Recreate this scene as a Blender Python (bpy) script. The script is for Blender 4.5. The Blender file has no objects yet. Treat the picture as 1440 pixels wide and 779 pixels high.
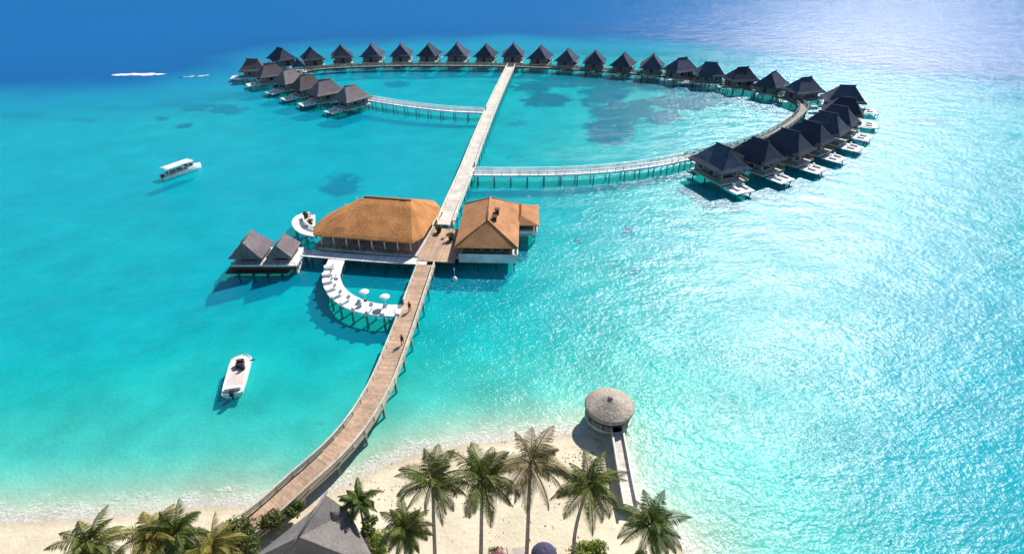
import bpy, math, random
import numpy as np
from mathutils import Vector, Matrix, noise
random.seed(7)
C = bpy.context.scene.collection
R = math.radians
SC = bpy.context.scene

# ------------------------------------------------------------------ camera
CAM_H, PITCH, FPX = 52.0, R(33.0), 760.0
cam = bpy.data.cameras.new('camera'); co = bpy.data.objects.new('camera', cam); C.objects.link(co)
co.location = (0, 0, CAM_H); co.rotation_euler = (math.pi/2 - PITCH, 0, 0)
cam.lens = 36*FPX/1440; cam.sensor_width = 36; cam.clip_start = 0.5; cam.clip_end = 30000
SC.camera = co

def W(px, py, z=0.0):
    """ground point at height z seen at survey point (px, py) of the aerial photograph"""
    u, v = px-720.0, py-389.5
    d = FPX*math.sin(PITCH) + v*math.cos(PITCH)
    k = (CAM_H-z)/d
    return Vector((u*k, (FPX*math.cos(PITCH) - v*math.sin(PITCH))*k, z))

# ------------------------------------------------------------------ light
SUN_EL, SUN_AZ = R(41), R(32)
s = Vector((math.cos(SUN_EL)*math.sin(SUN_AZ), math.cos(SUN_EL)*math.cos(SUN_AZ), math.sin(SUN_EL)))
sl = bpy.data.lights.new('sun', 'SUN'); sl.energy = 4.6; sl.angle = R(0.5); sl.color = (1, .95, .88)
so = bpy.data.objects.new('sun', sl); C.objects.link(so); so.rotation_euler = s.to_track_quat('Z', 'Y').to_euler()
so.location = (100, 150, 200)
wd = bpy.data.worlds.new('World'); SC.world = wd; wd.use_nodes = True
nt = wd.node_tree; bg = nt.nodes['Background']; sk = nt.nodes.new('ShaderNodeTexSky')
sk.sky_type = 'NISHITA'; sk.sun_disc = False; sk.sun_elevation = SUN_EL; sk.sun_rotation = SUN_AZ
sk.air_density = 1.0; sk.dust_density = 0.1; sk.ozone_density = 2.5
nt.links.new(sk.outputs[0], bg.inputs[0]); bg.inputs[1].default_value = 0.075
vs = SC.view_settings; vs.view_transform = 'Standard'; vs.look = 'None'; vs.gamma = 1; vs.exposure = 0.55
vs.use_curve_mapping = False
SC.cycles.max_bounces = 6; SC.cycles.transparent_max_bounces = 10
SC.cycles.caustics_reflective = False; SC.cycles.caustics_refractive = False
SC.cycles.sample_clamp_indirect = 6

# ------------------------------------------------------------------ materials
def pm(name, c1, c2, scale=3.0, rough=.8, bump=.3, stretch=(1, 1, 1), spec=.3, c3=None, detail=5, planks=None, bdist=.05):
    m = bpy.data.materials.new(name); m.use_nodes = True
    n = m.node_tree.nodes; l = m.node_tree.links; b = n['Principled BSDF']
    tc = n.new('ShaderNodeTexCoord'); mp = n.new('ShaderNodeMapping'); mp.inputs['Scale'].default_value = stretch
    l.new(tc.outputs['Object'], mp.inputs[0])
    t = n.new('ShaderNodeTexNoise'); t.inputs['Scale'].default_value = scale; t.inputs['Detail'].default_value = detail
    t.inputs['Roughness'].default_value = .65
    l.new(mp.outputs[0], t.inputs['Vector'])
    r = n.new('ShaderNodeValToRGB'); r.color_ramp.elements[0].position = .32; r.color_ramp.elements[1].position = .68
    r.color_ramp.elements[0].color = (*c1, 1); r.color_ramp.elements[1].color = (*c2, 1)
    l.new(t.outputs[0], r.inputs[0]); col = r.outputs[0]; hgt = t.outputs[0]
    t2 = n.new('ShaderNodeTexNoise'); t2.inputs['Scale'].default_value = .35; t2.inputs['Detail'].default_value = 4
    l.new(tc.outputs['Object'], t2.inputs['Vector'])
    mr = n.new('ShaderNodeMapRange'); mr.inputs[1].default_value = .3; mr.inputs[2].default_value = .7
    mr.inputs[3].default_value = .78; mr.inputs[4].default_value = 1.2
    l.new(t2.outputs[0], mr.inputs[0])
    vm = n.new('ShaderNodeVectorMath'); vm.operation = 'SCALE'; l.new(col, vm.inputs[0]); l.new(mr.outputs[0], vm.inputs['Scale'])
    col = vm.outputs[0]
    if planks:                                    # board joints across the walking direction (UV u = metres along)
        uv = n.new('ShaderNodeTexCoord'); sp = n.new('ShaderNodeSeparateXYZ'); l.new(uv.outputs['UV'], sp.inputs[0])
        dv = n.new('ShaderNodeMath'); dv.operation = 'DIVIDE'; dv.inputs[1].default_value = planks; l.new(sp.outputs[0], dv.inputs[0])
        fl = n.new('ShaderNodeMath'); fl.operation = 'FLOOR'; l.new(dv.outputs[0], fl.inputs[0])
        wn = n.new('ShaderNodeTexWhiteNoise'); wn.noise_dimensions = '1D'; l.new(fl.outputs[0], wn.inputs['W'])
        m2 = n.new('ShaderNodeMapRange'); m2.inputs[3].default_value = .83; m2.inputs[4].default_value = 1.14
        l.new(wn.outputs[0], m2.inputs[0])
        v2 = n.new('ShaderNodeVectorMath'); v2.operation = 'SCALE'; l.new(col, v2.inputs[0]); l.new(m2.outputs[0], v2.inputs['Scale'])
        col = v2.outputs[0]
    if 'thatch' in name:                          # every roof has weathered differently
        oi = n.new('ShaderNodeObjectInfo'); m3 = n.new('ShaderNodeMapRange'); m3.inputs[3].default_value = .72; m3.inputs[4].default_value = 1.35
        l.new(oi.outputs['Random'], m3.inputs[0]); v3 = n.new('ShaderNodeVectorMath'); v3.operation = 'SCALE'
        if 'orange' not in name and 'weathered' not in name and 'ridge' not in name:
            l.new(col, v3.inputs[0]); l.new(m3.outputs[0], v3.inputs['Scale']); col = v3.outputs[0]
    l.new(col, b.inputs['Base Color']); b.inputs['Roughness'].default_value = rough
    b.inputs['Specular IOR Level'].default_value = spec
    if bump:
        bp = n.new('ShaderNodeBump'); bp.inputs['Strength'].default_value = bump; bp.inputs['Distance'].default_value = bdist
        l.new(hgt, bp.inputs['Height']); l.new(bp.outputs[0], b.inputs['Normal'])
    return m

M = {}
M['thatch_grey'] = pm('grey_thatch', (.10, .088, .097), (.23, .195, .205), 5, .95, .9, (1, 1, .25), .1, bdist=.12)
M['thatch_shaded'] = pm('shaded_thatch', (.030, .039, .066), (.088, .102, .145), 5, .95, .9, (1, 1, .25), .1, bdist=.12)  # same thatch as the grey one, blue shade put into its colour
M['thatch_orange'] = pm('orange_thatch', (.42, .175, .062), (.60, .285, .115), 3.2, .95, .9, (1, 1, .3), .1, bdist=.15)
M['shingle_brown'] = pm('brown_shingle', (.36, .155, .065), (.56, .29, .15), 4, .9, .6, (1, 1, .4), .15, bdist=.08)
M['ridge_orange'] = pm('ridge_thatch', (.36, .17, .06), (.55, .30, .12), 4, .95, .6)
M['round_thatch'] = pm('weathered_thatch', (.30, .25, .20), (.55, .48, .41), 3.5, .95, 1, (1, 1, .4), .1, bdist=.15)
M['slate'] = pm('slate_shingle', (.14, .128, .122), (.255, .23, .215), 6, .85, .6, (1, 1, 1), .25, bdist=.05)
M['wood_brown'] = pm('brown_planks', (.37, .245, .165), (.55, .39, .28), 2, .8, .2, (1, 1, 1), .2, planks=.16)
M['wood_pale'] = pm('pale_planks', (.50, .45, .39), (.70, .65, .58), 2, .8, .2, (1, 1, 1), .2, planks=.16)
M['wood_white'] = pm('white_planks', (.68, .66, .65), (.84, .83, .82), 2, .7, .15, (1, 1, 1), .2, planks=.2)
M['wood_grey'] = pm('grey_planks', (.20, .19, .18), (.33, .31, .29), 2, .8, .2, (1, 1, 1), .2, planks=.2)
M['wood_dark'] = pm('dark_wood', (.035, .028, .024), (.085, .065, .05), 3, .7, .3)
M['wood_rail'] = pm('rail_wood', (.60, .58, .48), (.80, .78, .68), 3, .7, .2)
M['wood_rail_tan'] = pm('tan_rail_wood', (.44, .41, .33), (.64, .60, .50), 3, .7, .2)
M['wood_rail_white'] = pm('white_rail', (.72, .72, .70), (.86, .86, .84), 3, .6, .1)
M['piling'] = pm('piling_timber', (.24, .21, .17), (.42, .38, .32), 2, .85, .3)
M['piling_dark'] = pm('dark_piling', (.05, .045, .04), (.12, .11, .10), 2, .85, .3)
M['wall_grey'] = pm('grey_timber_wall', (.13, .12, .115), (.24, .22, .20), 2, .8, .2)
M['wall_white'] = pm('white_wall', (.66, .68, .70), (.80, .81, .82), 1.5, .7, .1)
M['white'] = pm('white_paint', (.76, .76, .75), (.84, .84, .83), 2, .35, .03, spec=.5)
M['white_mat'] = pm('white_canvas', (.74, .73, .72), (.84, .83, .82), 4, .9, .1)
M['beige_deck'] = pm('beige_boat_deck', (.62, .52, .46), (.74, .64, .58), 3, .6, .05)
M['beige_mat'] = pm('beige_canvas', (.40, .34, .29), (.52, .46, .40), 4, .9, .1)
M['navy_canvas'] = pm('navy_canvas', (.035, .035, .075), (.075, .07, .13), 4, .85, .1)
M['black'] = pm('black_plastic', (.012, .013, .015), (.03, .03, .033), 4, .45, .05)
M['trunk'] = pm('palm_bark', (.20, .165, .135), (.40, .35, .30), 2, .9, .8, (1, 1, 7), .1, bdist=.05)
M['stem'] = pm('shrub_bark', (.09, .06, .04), (.16, .12, .09), 5, .9, .5)
M['coconut'] = pm('coconut_husk', (.16, .13, .03), (.26, .18, .06), 5, .6, .1)
M['skin'] = pm('skin', (.30, .17, .11), (.36, .21, .14), 5, .6, 0)
M['cloth_dark'] = pm('dark_clothes', (.02, .022, .03), (.04, .04, .05), 6, .9, .1)
M['cloth_red'] = pm('red_clothes', (.20, .05, .05), (.26, .07, .06), 6, .9, .1)
M['hair'] = pm('hair', (.01, .008, .007), (.025, .02, .018), 9, .5, .1)
M['pink'] = pm('pink_petals', (.55, .16, .25), (.75, .42, .48), 3, .7, 0)

def glass(name, c):
    m = bpy.data.materials.new(name); m.use_nodes = True; n = m.node_tree.nodes; l = m.node_tree.links
    b = n['Principled BSDF']; b.inputs['Roughness'].default_value = .06; b.inputs['Specular IOR Level'].default_value = .6
    t = n.new('ShaderNodeTexNoise'); t.inputs['Scale'].default_value = 1.5
    r = n.new('ShaderNodeValToRGB'); r.color_ramp.elements[0].color = (*c, 1)
    r.color_ramp.elements[1].color = (c[0]*2+.01, c[1]*2+.01, c[2]*2+.01, 1)
    l.new(t.outputs[0], r.inputs[0]); l.new(r.outputs[0], b.inputs['Base Color'])
    return m
M['glass'] = glass('window_glass', (.012, .018, .025))

def leafmat(name, c1, c2, c3):
    m = bpy.data.materials.new(name); m.use_nodes = True; n = m.node_tree.nodes; l = m.node_tree.links
    b = n['Principled BSDF']; out = n['Material Output']
    g = n.new('ShaderNodeNewGeometry')
    r = n.new('ShaderNodeValToRGB'); e = r.color_ramp.elements
    e[0].color = (*c1, 1); e[1].color = (*c3, 1); e[1].position = 1
    x = e.new(.55); x.color = (*c2, 1)
    l.new(g.outputs['Random Per Island'], r.inputs[0]); l.new(r.outputs[0], b.inputs['Base Color'])
    b.inputs['Roughness'].default_value = .55; b.inputs['Specular IOR Level'].default_value = .35
    tr = n.new('ShaderNodeBsdfTranslucent'); l.new(r.outputs[0], tr.inputs[0])
    mx = n.new('ShaderNodeMixShader'); mx.inputs[0].default_value = .3
    l.new(b.outputs[0], mx.inputs[1]); l.new(tr.outputs[0], mx.inputs[2]); l.new(mx.outputs[0], out.inputs[0])
    return m
M['frond'] = leafmat('palm_frond', (.055, .085, .014), (.11, .142, .022), (.22, .215, .05))
M['frond_yellow'] = leafmat('yellow_palm_frond', (.11, .11, .018), (.23, .205, .035), (.38, .30, .08))  # fronds that are yellow-green themselves
M['frond_green'] = leafmat('green_palm_frond', (.045, .085, .014), (.09, .145, .025), (.17, .20, .045))
M['frond_brown'] = leafmat('dry_palm_frond', (.11, .085, .03), (.18, .14, .045), (.28, .20, .08))
M['leaf'] = leafmat('shrub_leaf', (.035, .055, .010), (.075, .10, .018), (.15, .17, .035))
M['leaf_bright'] = leafmat('bright_shrub_leaf', (.09, .13, .012), (.17, .22, .02), (.28, .32, .05))
M['leaf_pink'] = leafmat('pink_blossom', (.45, .12, .20), (.60, .28, .34), (.75, .50, .52))

# ------------------------------------------------------------------ mesh builder
class MB:
    def __init__(self): self.v = []; self.f = []; self.uv = {}; self.sm = set()
    def add(self, vs, fs, smooth=False):
        o = len(self.v); self.v += [tuple(p) for p in vs]
        for f in fs:
            if smooth: self.sm.add(len(self.f))
            self.f.append([i+o for i in f])
    def box(self, c, s, rz=0, M_=None):
        x, y, z = s[0]/2, s[1]/2, s[2]/2
        P = [Vector(p) for p in ((-x,-y,-z),(x,-y,-z),(x,y,-z),(-x,y,-z),(-x,-y,z),(x,-y,z),(x,y,z),(-x,y,z))]
        m = M_ if M_ is not None else Matrix.Rotation(rz, 4, 'Z')
        self.add([(m @ p)+Vector(c) for p in P], [(3,2,1,0),(4,5,6,7),(0,1,5,4),(1,2,6,5),(2,3,7,6),(3,0,4,7)])
    def bar(self, a, b, w, h):
        a, b = Vector(a), Vector(b); d = b-a; L = d.length
        if L < 1e-6: return
        q = d.to_track_quat('X', 'Z').to_matrix().to_4x4()
        self.box((a+b)/2, (L, w, h), M_=q)
    def tube(self, pts, rad, n=8, cap=True, smooth=True):
        pts = [Vector(p) for p in pts]; rings = []; vs = []
        for i, p in enumerate(pts):
            d = (pts[min(i+1, len(pts)-1)]-pts[max(i-1, 0)]).normalized()
            a = d.orthogonal().normalized() if abs(d.z) < .9 else Vector((1, 0, 0))
            a = (a - d*a.dot(d)).normalized(); b = d.cross(a)
            r = rad[i] if isinstance(rad, (list, tuple)) else rad
            for k in range(n):
                t = 2*math.pi*k/n; vs.append(p+a*math.cos(t)*r+b*math.sin(t)*r)
        fs = []
        for i in range(len(pts)-1):
            for k in range(n):
                fs.append((i*n+k, i*n+(k+1)%n, (i+1)*n+(k+1)%n, (i+1)*n+k))
        self.add(vs, fs, smooth)
        if cap:
            o = len(self.v)-len(vs)
            self.f.append([o+k for k in range(n)][::-1]); self.f.append([o+(len(pts)-1)*n+k for k in range(n)])
    def lathe(self, prof, n=20, c=(0, 0, 0), smooth=True):
        vs = []; fs = []
        for r, z in prof:
            for k in range(n):
                t = 2*math.pi*k/n; vs.append((c[0]+r*math.cos(t), c[1]+r*math.sin(t), c[2]+z))
        for i in range(len(prof)-1):
            for k in range(n): fs.append((i*n+k, i*n+(k+1)%n, (i+1)*n+(k+1)%n, (i+1)*n+k))
        self.add(vs, fs, smooth)
    def strip(self, path, w, zt, th):
        """swept deck along a list of points, UV u = metres along"""
        n = len(path); nor = path_normals(path); vs = []; us = []; d = 0
        for i, p in enumerate(path):
            if i: d += (path[i]-path[i-1]).length
            a = nor[i]*w/2; us.append(d); z = zt if zt is not None else p.z
            for q, zz in ((p-a, z), (p+a, z), (p+a, z-th), (p-a, z-th)): vs.append((q.x, q.y, zz))
        fs = []
        o = len(self.f)
        for i in range(n-1):
            for k in range(4):
                self.uv[o+len(fs)] = [(us[i], k), (us[i], k+1), (us[i+1], k+1), (us[i+1], k)]
                fs.append((i*4+k, i*4+(k+1)%4, (i+1)*4+(k+1)%4, (i+1)*4+k))
        fs += [(0, 1, 2, 3), tuple((n-1)*4+k for k in (3, 2, 1, 0))]
        self.add(vs, fs)
    def mesh(self, name):
        me = bpy.data.meshes.new(name); me.from_pydata(self.v, [], self.f)
        ul = me.uv_layers.new(name='UVMap')
        for pi, p in enumerate(me.polygons):
            if pi in self.sm: p.use_smooth = True
            for j, li in enumerate(p.loop_indices):
                if pi in self.uv: ul.data[li].uv = self.uv[pi][j]
                else:
                    c = me.vertices[me.loops[li].vertex_index].co; ul.data[li].uv = (c.x, c.y)
        me.update(); return me

def path_normals(path):
    out = []
    for i in range(len(path)):
        d = path[min(i+1, len(path)-1)]-path[max(i-1, 0)]; d.z = 0; d.normalize(); out.append(Vector((d.y, -d.x, 0)))
    return out
def smooth_path(pts, step=2.0):
    """Catmull-Rom resample"""
    P = [Vector(p) for p in pts]; P = [2*P[0]-P[1]]+P+[2*P[-1]-P[-2]]; fine = []
    for i in range(1, len(P)-2):
        for k in range(24):
            t = k/24; a, b, c, d = P[i-1], P[i], P[i+1], P[i+2]
            fine.append(.5*((2*b)+(c-a)*t+(2*a-5*b+4*c-d)*t*t+(3*b-a-3*c+d)*t**3))
    fine.append(P[-2]); out = [fine[0]]; acc = 0
    for i in range(1, len(fine)):
        acc += (fine[i]-fine[i-1]).length
        if acc >= step: out.append(fine[i]); acc = 0
    if (out[-1]-fine[-1]).length > .3: out.append(fine[-1])
    return out
def at_dist(path, step, start=0):
    out = []; nxt = start; d = 0; nor = path_normals(path)
    for i in range(1, len(path)):
        L = (path[i]-path[i-1]).length
        while nxt <= d+L:
            t = (nxt-d)/L; out.append((path[i-1].lerp(path[i], t), nor[i])); nxt += step
        d += L
    return out

def ob(name, mb, mat, parent=None, loc=(0, 0, 0), rz=0):
    me = mb if isinstance(mb, bpy.types.Mesh) else mb.mesh(name)
    if mat is not None and not me.materials: me.materials.append(M[mat] if isinstance(mat, str) else mat)
    o = bpy.data.objects.new(name, me); C.objects.link(o); o.parent = parent; o.location = loc; o.rotation_euler = (0, 0, rz)
    return o
def tag(o, label, cat, group=None):
    o['label'] = label; o['category'] = cat
    if group: o['group'] = group
    return o
def thing(name, label, cat, loc=(0, 0, 0), rz=0, group=None):
    o = bpy.data.objects.new(name, None); C.objects.link(o); o.location = loc; o.rotation_euler = (0, 0, rz)
    o.empty_display_size = .5
    return tag(o, label, cat, group)
def copy_tree(o, parent=None):
    c = o.copy(); C.objects.link(c); c.parent = parent
    for ch in [x for x in bpy.data.objects if x.parent == o]: copy_tree(ch, c)
    return c

# ------------------------------------------------------------------ ground, seabed, water
SHORE = [(-260, 748), (-100, 742), (60, 733), (205, 724), (260, 716), (310, 712), (350, 712), (385, 722), (430, 712), (470, 692),
         (500, 676), (540, 655), (580, 641), (640, 628), (700, 621), (760, 614), (800, 610), (830, 610), (849, 620), (860, 645),
         (872, 678), (885, 705), (903, 725), (935, 745), (962, 775), (985, 830), (1010, 900), (1040, 1000)]
EDGE = [(-700, 145), (-300, 138), (60, 128), (202, 120), (290, 106), (355, 80), (420, 66), (560, 59), (720, 56), (880, 60),
        (1020, 69), (1130, 82), (1238, 100), (1500, 122), (1900, 140)]
shore = [W(*p) for p in SHORE]; edge = [W(*p) for p in EDGE]
def segdist(X, Y, pts):
    best = np.full(X.shape, 1e9)
    for a, b in zip(pts[:-1], pts[1:]):
        dx, dy = b[0]-a[0], b[1]-a[1]; L = dx*dx+dy*dy+1e-9
        t = np.clip(((X-a[0])*dx+(Y-a[1])*dy)/L, 0, 1)
        best = np.minimum(best, np.hypot(X-a[0]-t*dx, Y-a[1]-t*dy))
    return best
def inside(X, Y, poly):
    r = np.zeros(X.shape, bool); n = len(poly)
    for i in range(n):
        (x1, y1), (x2, y2) = poly[i][:2], poly[(i+1) % n][:2]
        c = ((y1 > Y) != (y2 > Y)) & (X < (x2-x1)*(Y-y1)/(y2-y1+1e-12)+x1); r ^= c
    return r
sp = [(p.x, p.y) for p in shore]; ep = [(p.x, p.y) for p in edge]
land_poly = [(-300, sp[0][1])]+sp+[(sp[-1][0], -150), (-300, -150)]
deep_poly = [(-9000, ep[0][1])]+ep+[(9000, ep[-1][1]), (9000, 9000), (-9000, 9000)]
def sstep(a, b, x):
    t = np.clip((x-a)/(b-a), 0, 1); return t*t*(3-2*t)
def axis(parts, far):
    out = []
    for a, b, st in parts: out += list(np.arange(a, b, st))
    x = parts[-1][1]; st = parts[-1][2]
    while x < far: out.append(x); st *= 1.35; x += st
    out.append(far); neg = []; x = parts[0][0]; st = parts[0][2]
    while x > -far: st *= 1.35; x -= st; neg.append(max(x, -far))
    return np.array(sorted(set(neg))+out)
xs = axis([(-180, -60, 2.5), (-60, 30, .75), (30, 190, 2.5)], 7000)
ys = axis([(10, 58, .7), (58, 320, 2.2)], 7000)
X, Y = np.meshgrid(xs, ys)
def lown(sc, off):
    return np.array([[noise.noise(Vector((x*sc+off, y*sc, off))) for x in xs] for y in ys])
nz1 = lown(.035, 3.1); nz2 = lown(.14, 9.2)
ds = segdist(X, Y, land_poly[:1]+sp+[(sp[-1][0], -150)]); isl = inside(X, Y, land_poly)
dd = segdist(X, Y, ep); isd = inside(X, Y, deep_poly)
dd = np.where(isd, dd, -dd)
left = sstep(10, -45, X)
depth = .055*np.minimum(ds, 9)+.9*sstep(3, 34, ds)+(.15+.7*left)*sstep(20, 75, ds)
depth += (.42*nz1+.12*nz2)*sstep(5, 30, ds)
depth += 9.5*sstep(-60, 100, dd)*(1+.15*nz1)+1.1*sstep(-50, 10, dd)
depth += .85*sstep(6, 55, X-(4+.22*Y))*sstep(2, 25, ds)
depth = np.maximum(depth, .02)
lz = np.minimum(.10*ds, .9)+np.minimum(np.maximum(ds-9, 0)*.02, .4)+.05*nz2*np.minimum(ds/4, 1)
H = np.where(isl, lz, -depth); depth = np.where(isl, 0, depth)
# coral patches on the seabed: (x, y, half width, half depth in survey pixels, strength)
PATCH = [(480, 258, 34, 15, 1), (858, 183, 28, 17, 1), (872, 160, 32, 14, .9), (850, 135, 30, 14, .8), (900, 152, 26, 9, .7), (955, 148, 45, 9, .8),
         (925, 166, 26, 9, .75), (985, 138, 34, 9, .6), (770, 142, 32, 9, .75), (745, 122, 26, 8, .6), (820, 115, 55, 8, .75), (900, 118, 60, 9, .75),
         (980, 124, 45, 8, .6), (700, 116, 20, 6, .3), (812, 340, 11, 4, .8), (880, 325, 12, 5, .85), (890, 388, 20, 8, .45), (968, 262, 16, 7, .5),
         (320, 152, 32, 9, .85), (275, 147, 26, 8, .85), (240, 133, 40, 9, .8), (215, 118, 50, 10, .9), (300, 126, 50, 10, .8), (258, 176, 14, 6, .7), (225, 165, 14, 5, .6),
         (475, 177, 12, 4, .5), (560, 118, 22, 6, .6), (590, 108, 30, 5, .55), (515, 106, 25, 5, .5), (160, 140, 60, 9, .7), (90, 128, 70, 10, .8), (20, 150, 50, 8, .6), (120, 165, 30, 6, .5),
         (370, 128, 34, 8, .5), (640, 105, 40, 5, .35), (455, 605, 16, 7, .22), (400, 640, 20, 6, .18), (1180, 130, 40, 10, .4), (720, 170, 40, 14, .28), (735, 225, 40, 9, .2), (1010, 262, 40, 8, .4),
         (1290, 170, 60, 8, .4), (1350, 230, 40, 8, .4)]
reef = np.zeros(X.shape)
for px, py, hw, hh, st in PATCH:
    if 740 < px < 1000 and py < 200: hw *= 1.3; hh *= 1.3; st = min(1, st*1.2)
    c = W(px, py, -2); e1 = W(px+hw, py, -2)-c; e2 = W(px, py-hh, -2)-c
    det = e1.x*e2.y-e1.y*e2.x
    a = ((X-c.x)*e2.y-(Y-c.y)*e2.x)/det; b = (e1.x*(Y-c.y)-e1.y*(X-c.x))/det
    reef = np.maximum(reef, st*np.clip(1.25-np.sqrt(a*a+b*b), 0, 1))
reef = np.maximum(reef, .55*sstep(-22, 10, dd)*(1-sstep(30, 70, dd))*(.6+.8*np.abs(nz2)))
chop = np.maximum(sstep(3.5, 9, depth), .62*sstep(0, 62, X-(4+.33*Y)))
ny, nx = X.shape
VZ = np.stack([X, Y, H], -1).reshape(-1, 3)
idx = np.arange(ny*nx).reshape(ny, nx)
F = np.stack([idx[:-1, :-1], idx[:-1, 1:], idx[1:, 1:], idx[1:, :-1]], -1).reshape(-1, 4)
fmax = H.reshape(-1)[F].max(1)
def sheet(name, V, F, attrs, mat):
    used = np.unique(F); mp = np.full(len(V), -1); mp[used] = np.arange(len(used))
    me = bpy.data.meshes.new(name); me.from_pydata(V[used].tolist(), [], mp[F].tolist())
    for k, a in attrs.items():
        at = me.attributes.new(k, 'FLOAT', 'POINT'); at.data.foreach_set('value', a.reshape(-1)[used].astype(np.float32))
    me.polygons.foreach_set('use_smooth', [True]*len(me.polygons)); me.materials.append(mat)
    o = bpy.data.objects.new(name, me); C.objects.link(o); o['kind'] = 'structure'; return o

def nodes_of(name):
    m = bpy.data.materials.new(name); m.use_nodes = True; n = m.node_tree.nodes; l = m.node_tree.links
    return m, n, l
def tex(n, l, vec, scale, detail=4, rough=.55, stretch=None, rot=0):
    t = n.new('ShaderNodeTexNoise'); t.inputs['Scale'].default_value = scale; t.inputs['Detail'].default_value = detail
    t.inputs['Roughness'].default_value = rough
    if stretch or rot:
        mp = n.new('ShaderNodeMapping'); mp.inputs['Scale'].default_value = stretch or (1, 1, 1); mp.inputs['Rotation'].default_value = (0, 0, rot)
        l.new(vec, mp.inputs[0]); vec = mp.outputs[0]
    l.new(vec, t.inputs['Vector']); return t.outputs[0]
def math_n(n, l, op, a, b=None, c=None):
    m = n.new('ShaderNodeMath'); m.operation = op
    for i, q in enumerate((a, b, c)):
        if q is None: continue
        if isinstance(q, (int, float)): m.inputs[i].default_value = q
        else: l.new(q, m.inputs[i])
    return m.outputs[0]

# seabed: pale sand with coral
msea, n, l = nodes_of('seabed_sand'); b = n['Principled BSDF']; b.inputs['Roughness'].default_value = .95; b.inputs['Specular IOR Level'].default_value = 0
pos = n.new('ShaderNodeNewGeometry').outputs['Position']
ar = n.new('ShaderNodeAttribute'); ar.attribute_name = 'reef'
nA = tex(n, l, pos, .13, 6, .65); nB = tex(n, l, pos, .11, 5, .65); nC = tex(n, l, pos, .9, 4)
nsum = math_n(n, l, 'ADD', math_n(n, l, 'MULTIPLY', math_n(n, l, 'SUBTRACT', nA, .5), 2.6), math_n(n, l, 'MULTIPLY', math_n(n, l, 'SUBTRACT', nC, .5), .5))
fac = math_n(n, l, 'MULTIPLY_ADD', nsum, math_n(n, l, 'MINIMUM', math_n(n, l, 'MULTIPLY', ar.outputs['Fac'], 2.5), 1.0), ar.outputs['Fac'])
mr = n.new('ShaderNodeMapRange'); mr.interpolation_type = 'SMOOTHSTEP'; mr.inputs[1].default_value = .10; mr.inputs[2].default_value = .52
l.new(fac, mr.inputs[0])
rs = n.new('ShaderNodeValToRGB'); rs.color_ramp.elements[0].position = .3; rs.color_ramp.elements[1].position = .7
rs.color_ramp.elements[0].color = (.52, .445, .32, 1); rs.color_ramp.elements[1].color = (.80, .70, .53, 1); l.new(nB, rs.inputs[0])
rr = n.new('ShaderNodeValToRGB'); rr.color_ramp.elements[0].color = (.035, .035, .045, 1); rr.color_ramp.elements[1].color = (.13, .115, .14, 1); l.new(nC, rr.inputs[0])
mix = n.new('ShaderNodeMix'); mix.data_type = 'RGBA'; l.new(mr.outputs[0], mix.inputs[0]); l.new(rs.outputs[0], mix.inputs[6]); l.new(rr.outputs[0], mix.inputs[7])
sz = n.new('ShaderNodeSeparateXYZ'); l.new(pos, sz.inputs[0])
zz_ = math_n(n, l, 'ADD', sz.outputs[2], math_n(n, l, 'MULTIPLY', math_n(n, l, 'SUBTRACT', nA, .5), .08))
wr = n.new('ShaderNodeValToRGB'); e_ = wr.color_ramp.elements; e_[0].position = .30; e_[0].color = (1, 1, 1, 1); e_[1].position = .75; e_[1].color = (1, 1, 1, 1)
x_ = e_.new(.46); x_.color = (.80, .79, .78, 1); x_ = e_.new(.56); x_.color = (.86, .85, .84, 1)
l.new(math_n(n, l, 'MULTIPLY_ADD', zz_, 2.2, .45), wr.inputs[0])
vm = n.new('ShaderNodeVectorMath'); vm.operation = 'MULTIPLY'; l.new(mix.outputs[2], vm.inputs[0]); l.new(wr.outputs[0], vm.inputs[1]); l.new(vm.outputs[0], b.inputs['Base Color'])
nD = tex(n, l, pos, 2.2, 6, .7)
bp = n.new('ShaderNodeBump'); bp.inputs['Strength'].default_value = .6; bp.inputs['Distance'].default_value = .22; l.new(nD, bp.inputs['Height']); l.new(bp.outputs[0], b.inputs['Normal'])

sheet('beach', VZ, F[fmax > -.18], {}, msea)
sheet('seabed', VZ, F[fmax <= -.18], {'reef': reef}, msea)

# water: one clear sheet, its tint set by the depth under it, with real wave normals
mw, n, l = nodes_of('lagoon_water'); n.remove(n['Principled BSDF']); out = n['Material Output']
pos = n.new('ShaderNodeNewGeometry').outputs['Position']
ad = n.new('ShaderNodeAttribute'); ad.attribute_name = 'depth'; d = ad.outputs['Fac']
cx = n.new('ShaderNodeCombineXYZ')
for i, q in enumerate((.14, .905, .95)): l.new(math_n(n, l, 'POWER', q, d), cx.inputs[i])
tr = n.new('ShaderNodeBsdfTransparent'); l.new(cx.outputs[0], tr.inputs[0])
df = n.new('ShaderNodeBsdfDiffuse'); sc_ = n.new('ShaderNodeMapRange'); sc_.interpolation_type = 'SMOOTHSTEP'; sc_.inputs[1].default_value = 2.6; sc_.inputs[2].default_value = 8.5; l.new(d, sc_.inputs[0])
sm = n.new('ShaderNodeMix'); sm.data_type = 'RGBA'; sm.inputs[6].default_value = (0, .47, .69, 1); sm.inputs[7].default_value = (0, .125, .36, 1); l.new(sc_.outputs[0], sm.inputs[0]); l.new(sm.outputs[2], df.inputs[0])
sfac = math_n(n, l, 'SUBTRACT', 1.0, math_n(n, l, 'POWER', .81, d))
m1 = n.new('ShaderNodeMixShader'); l.new(sfac, m1.inputs[0]); l.new(tr.outputs[0], m1.inputs[1]); l.new(df.outputs[0], m1.inputs[2])
w1 = tex(n, l, pos, .16, 3, .5, (1, 1.7, 1), R(-30)); w2 = tex(n, l, pos, 1.0, 4, .6, (1, 1.5, 1), R(-20)); w3 = tex(n, l, pos, 2.4, 3, .6)
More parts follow.
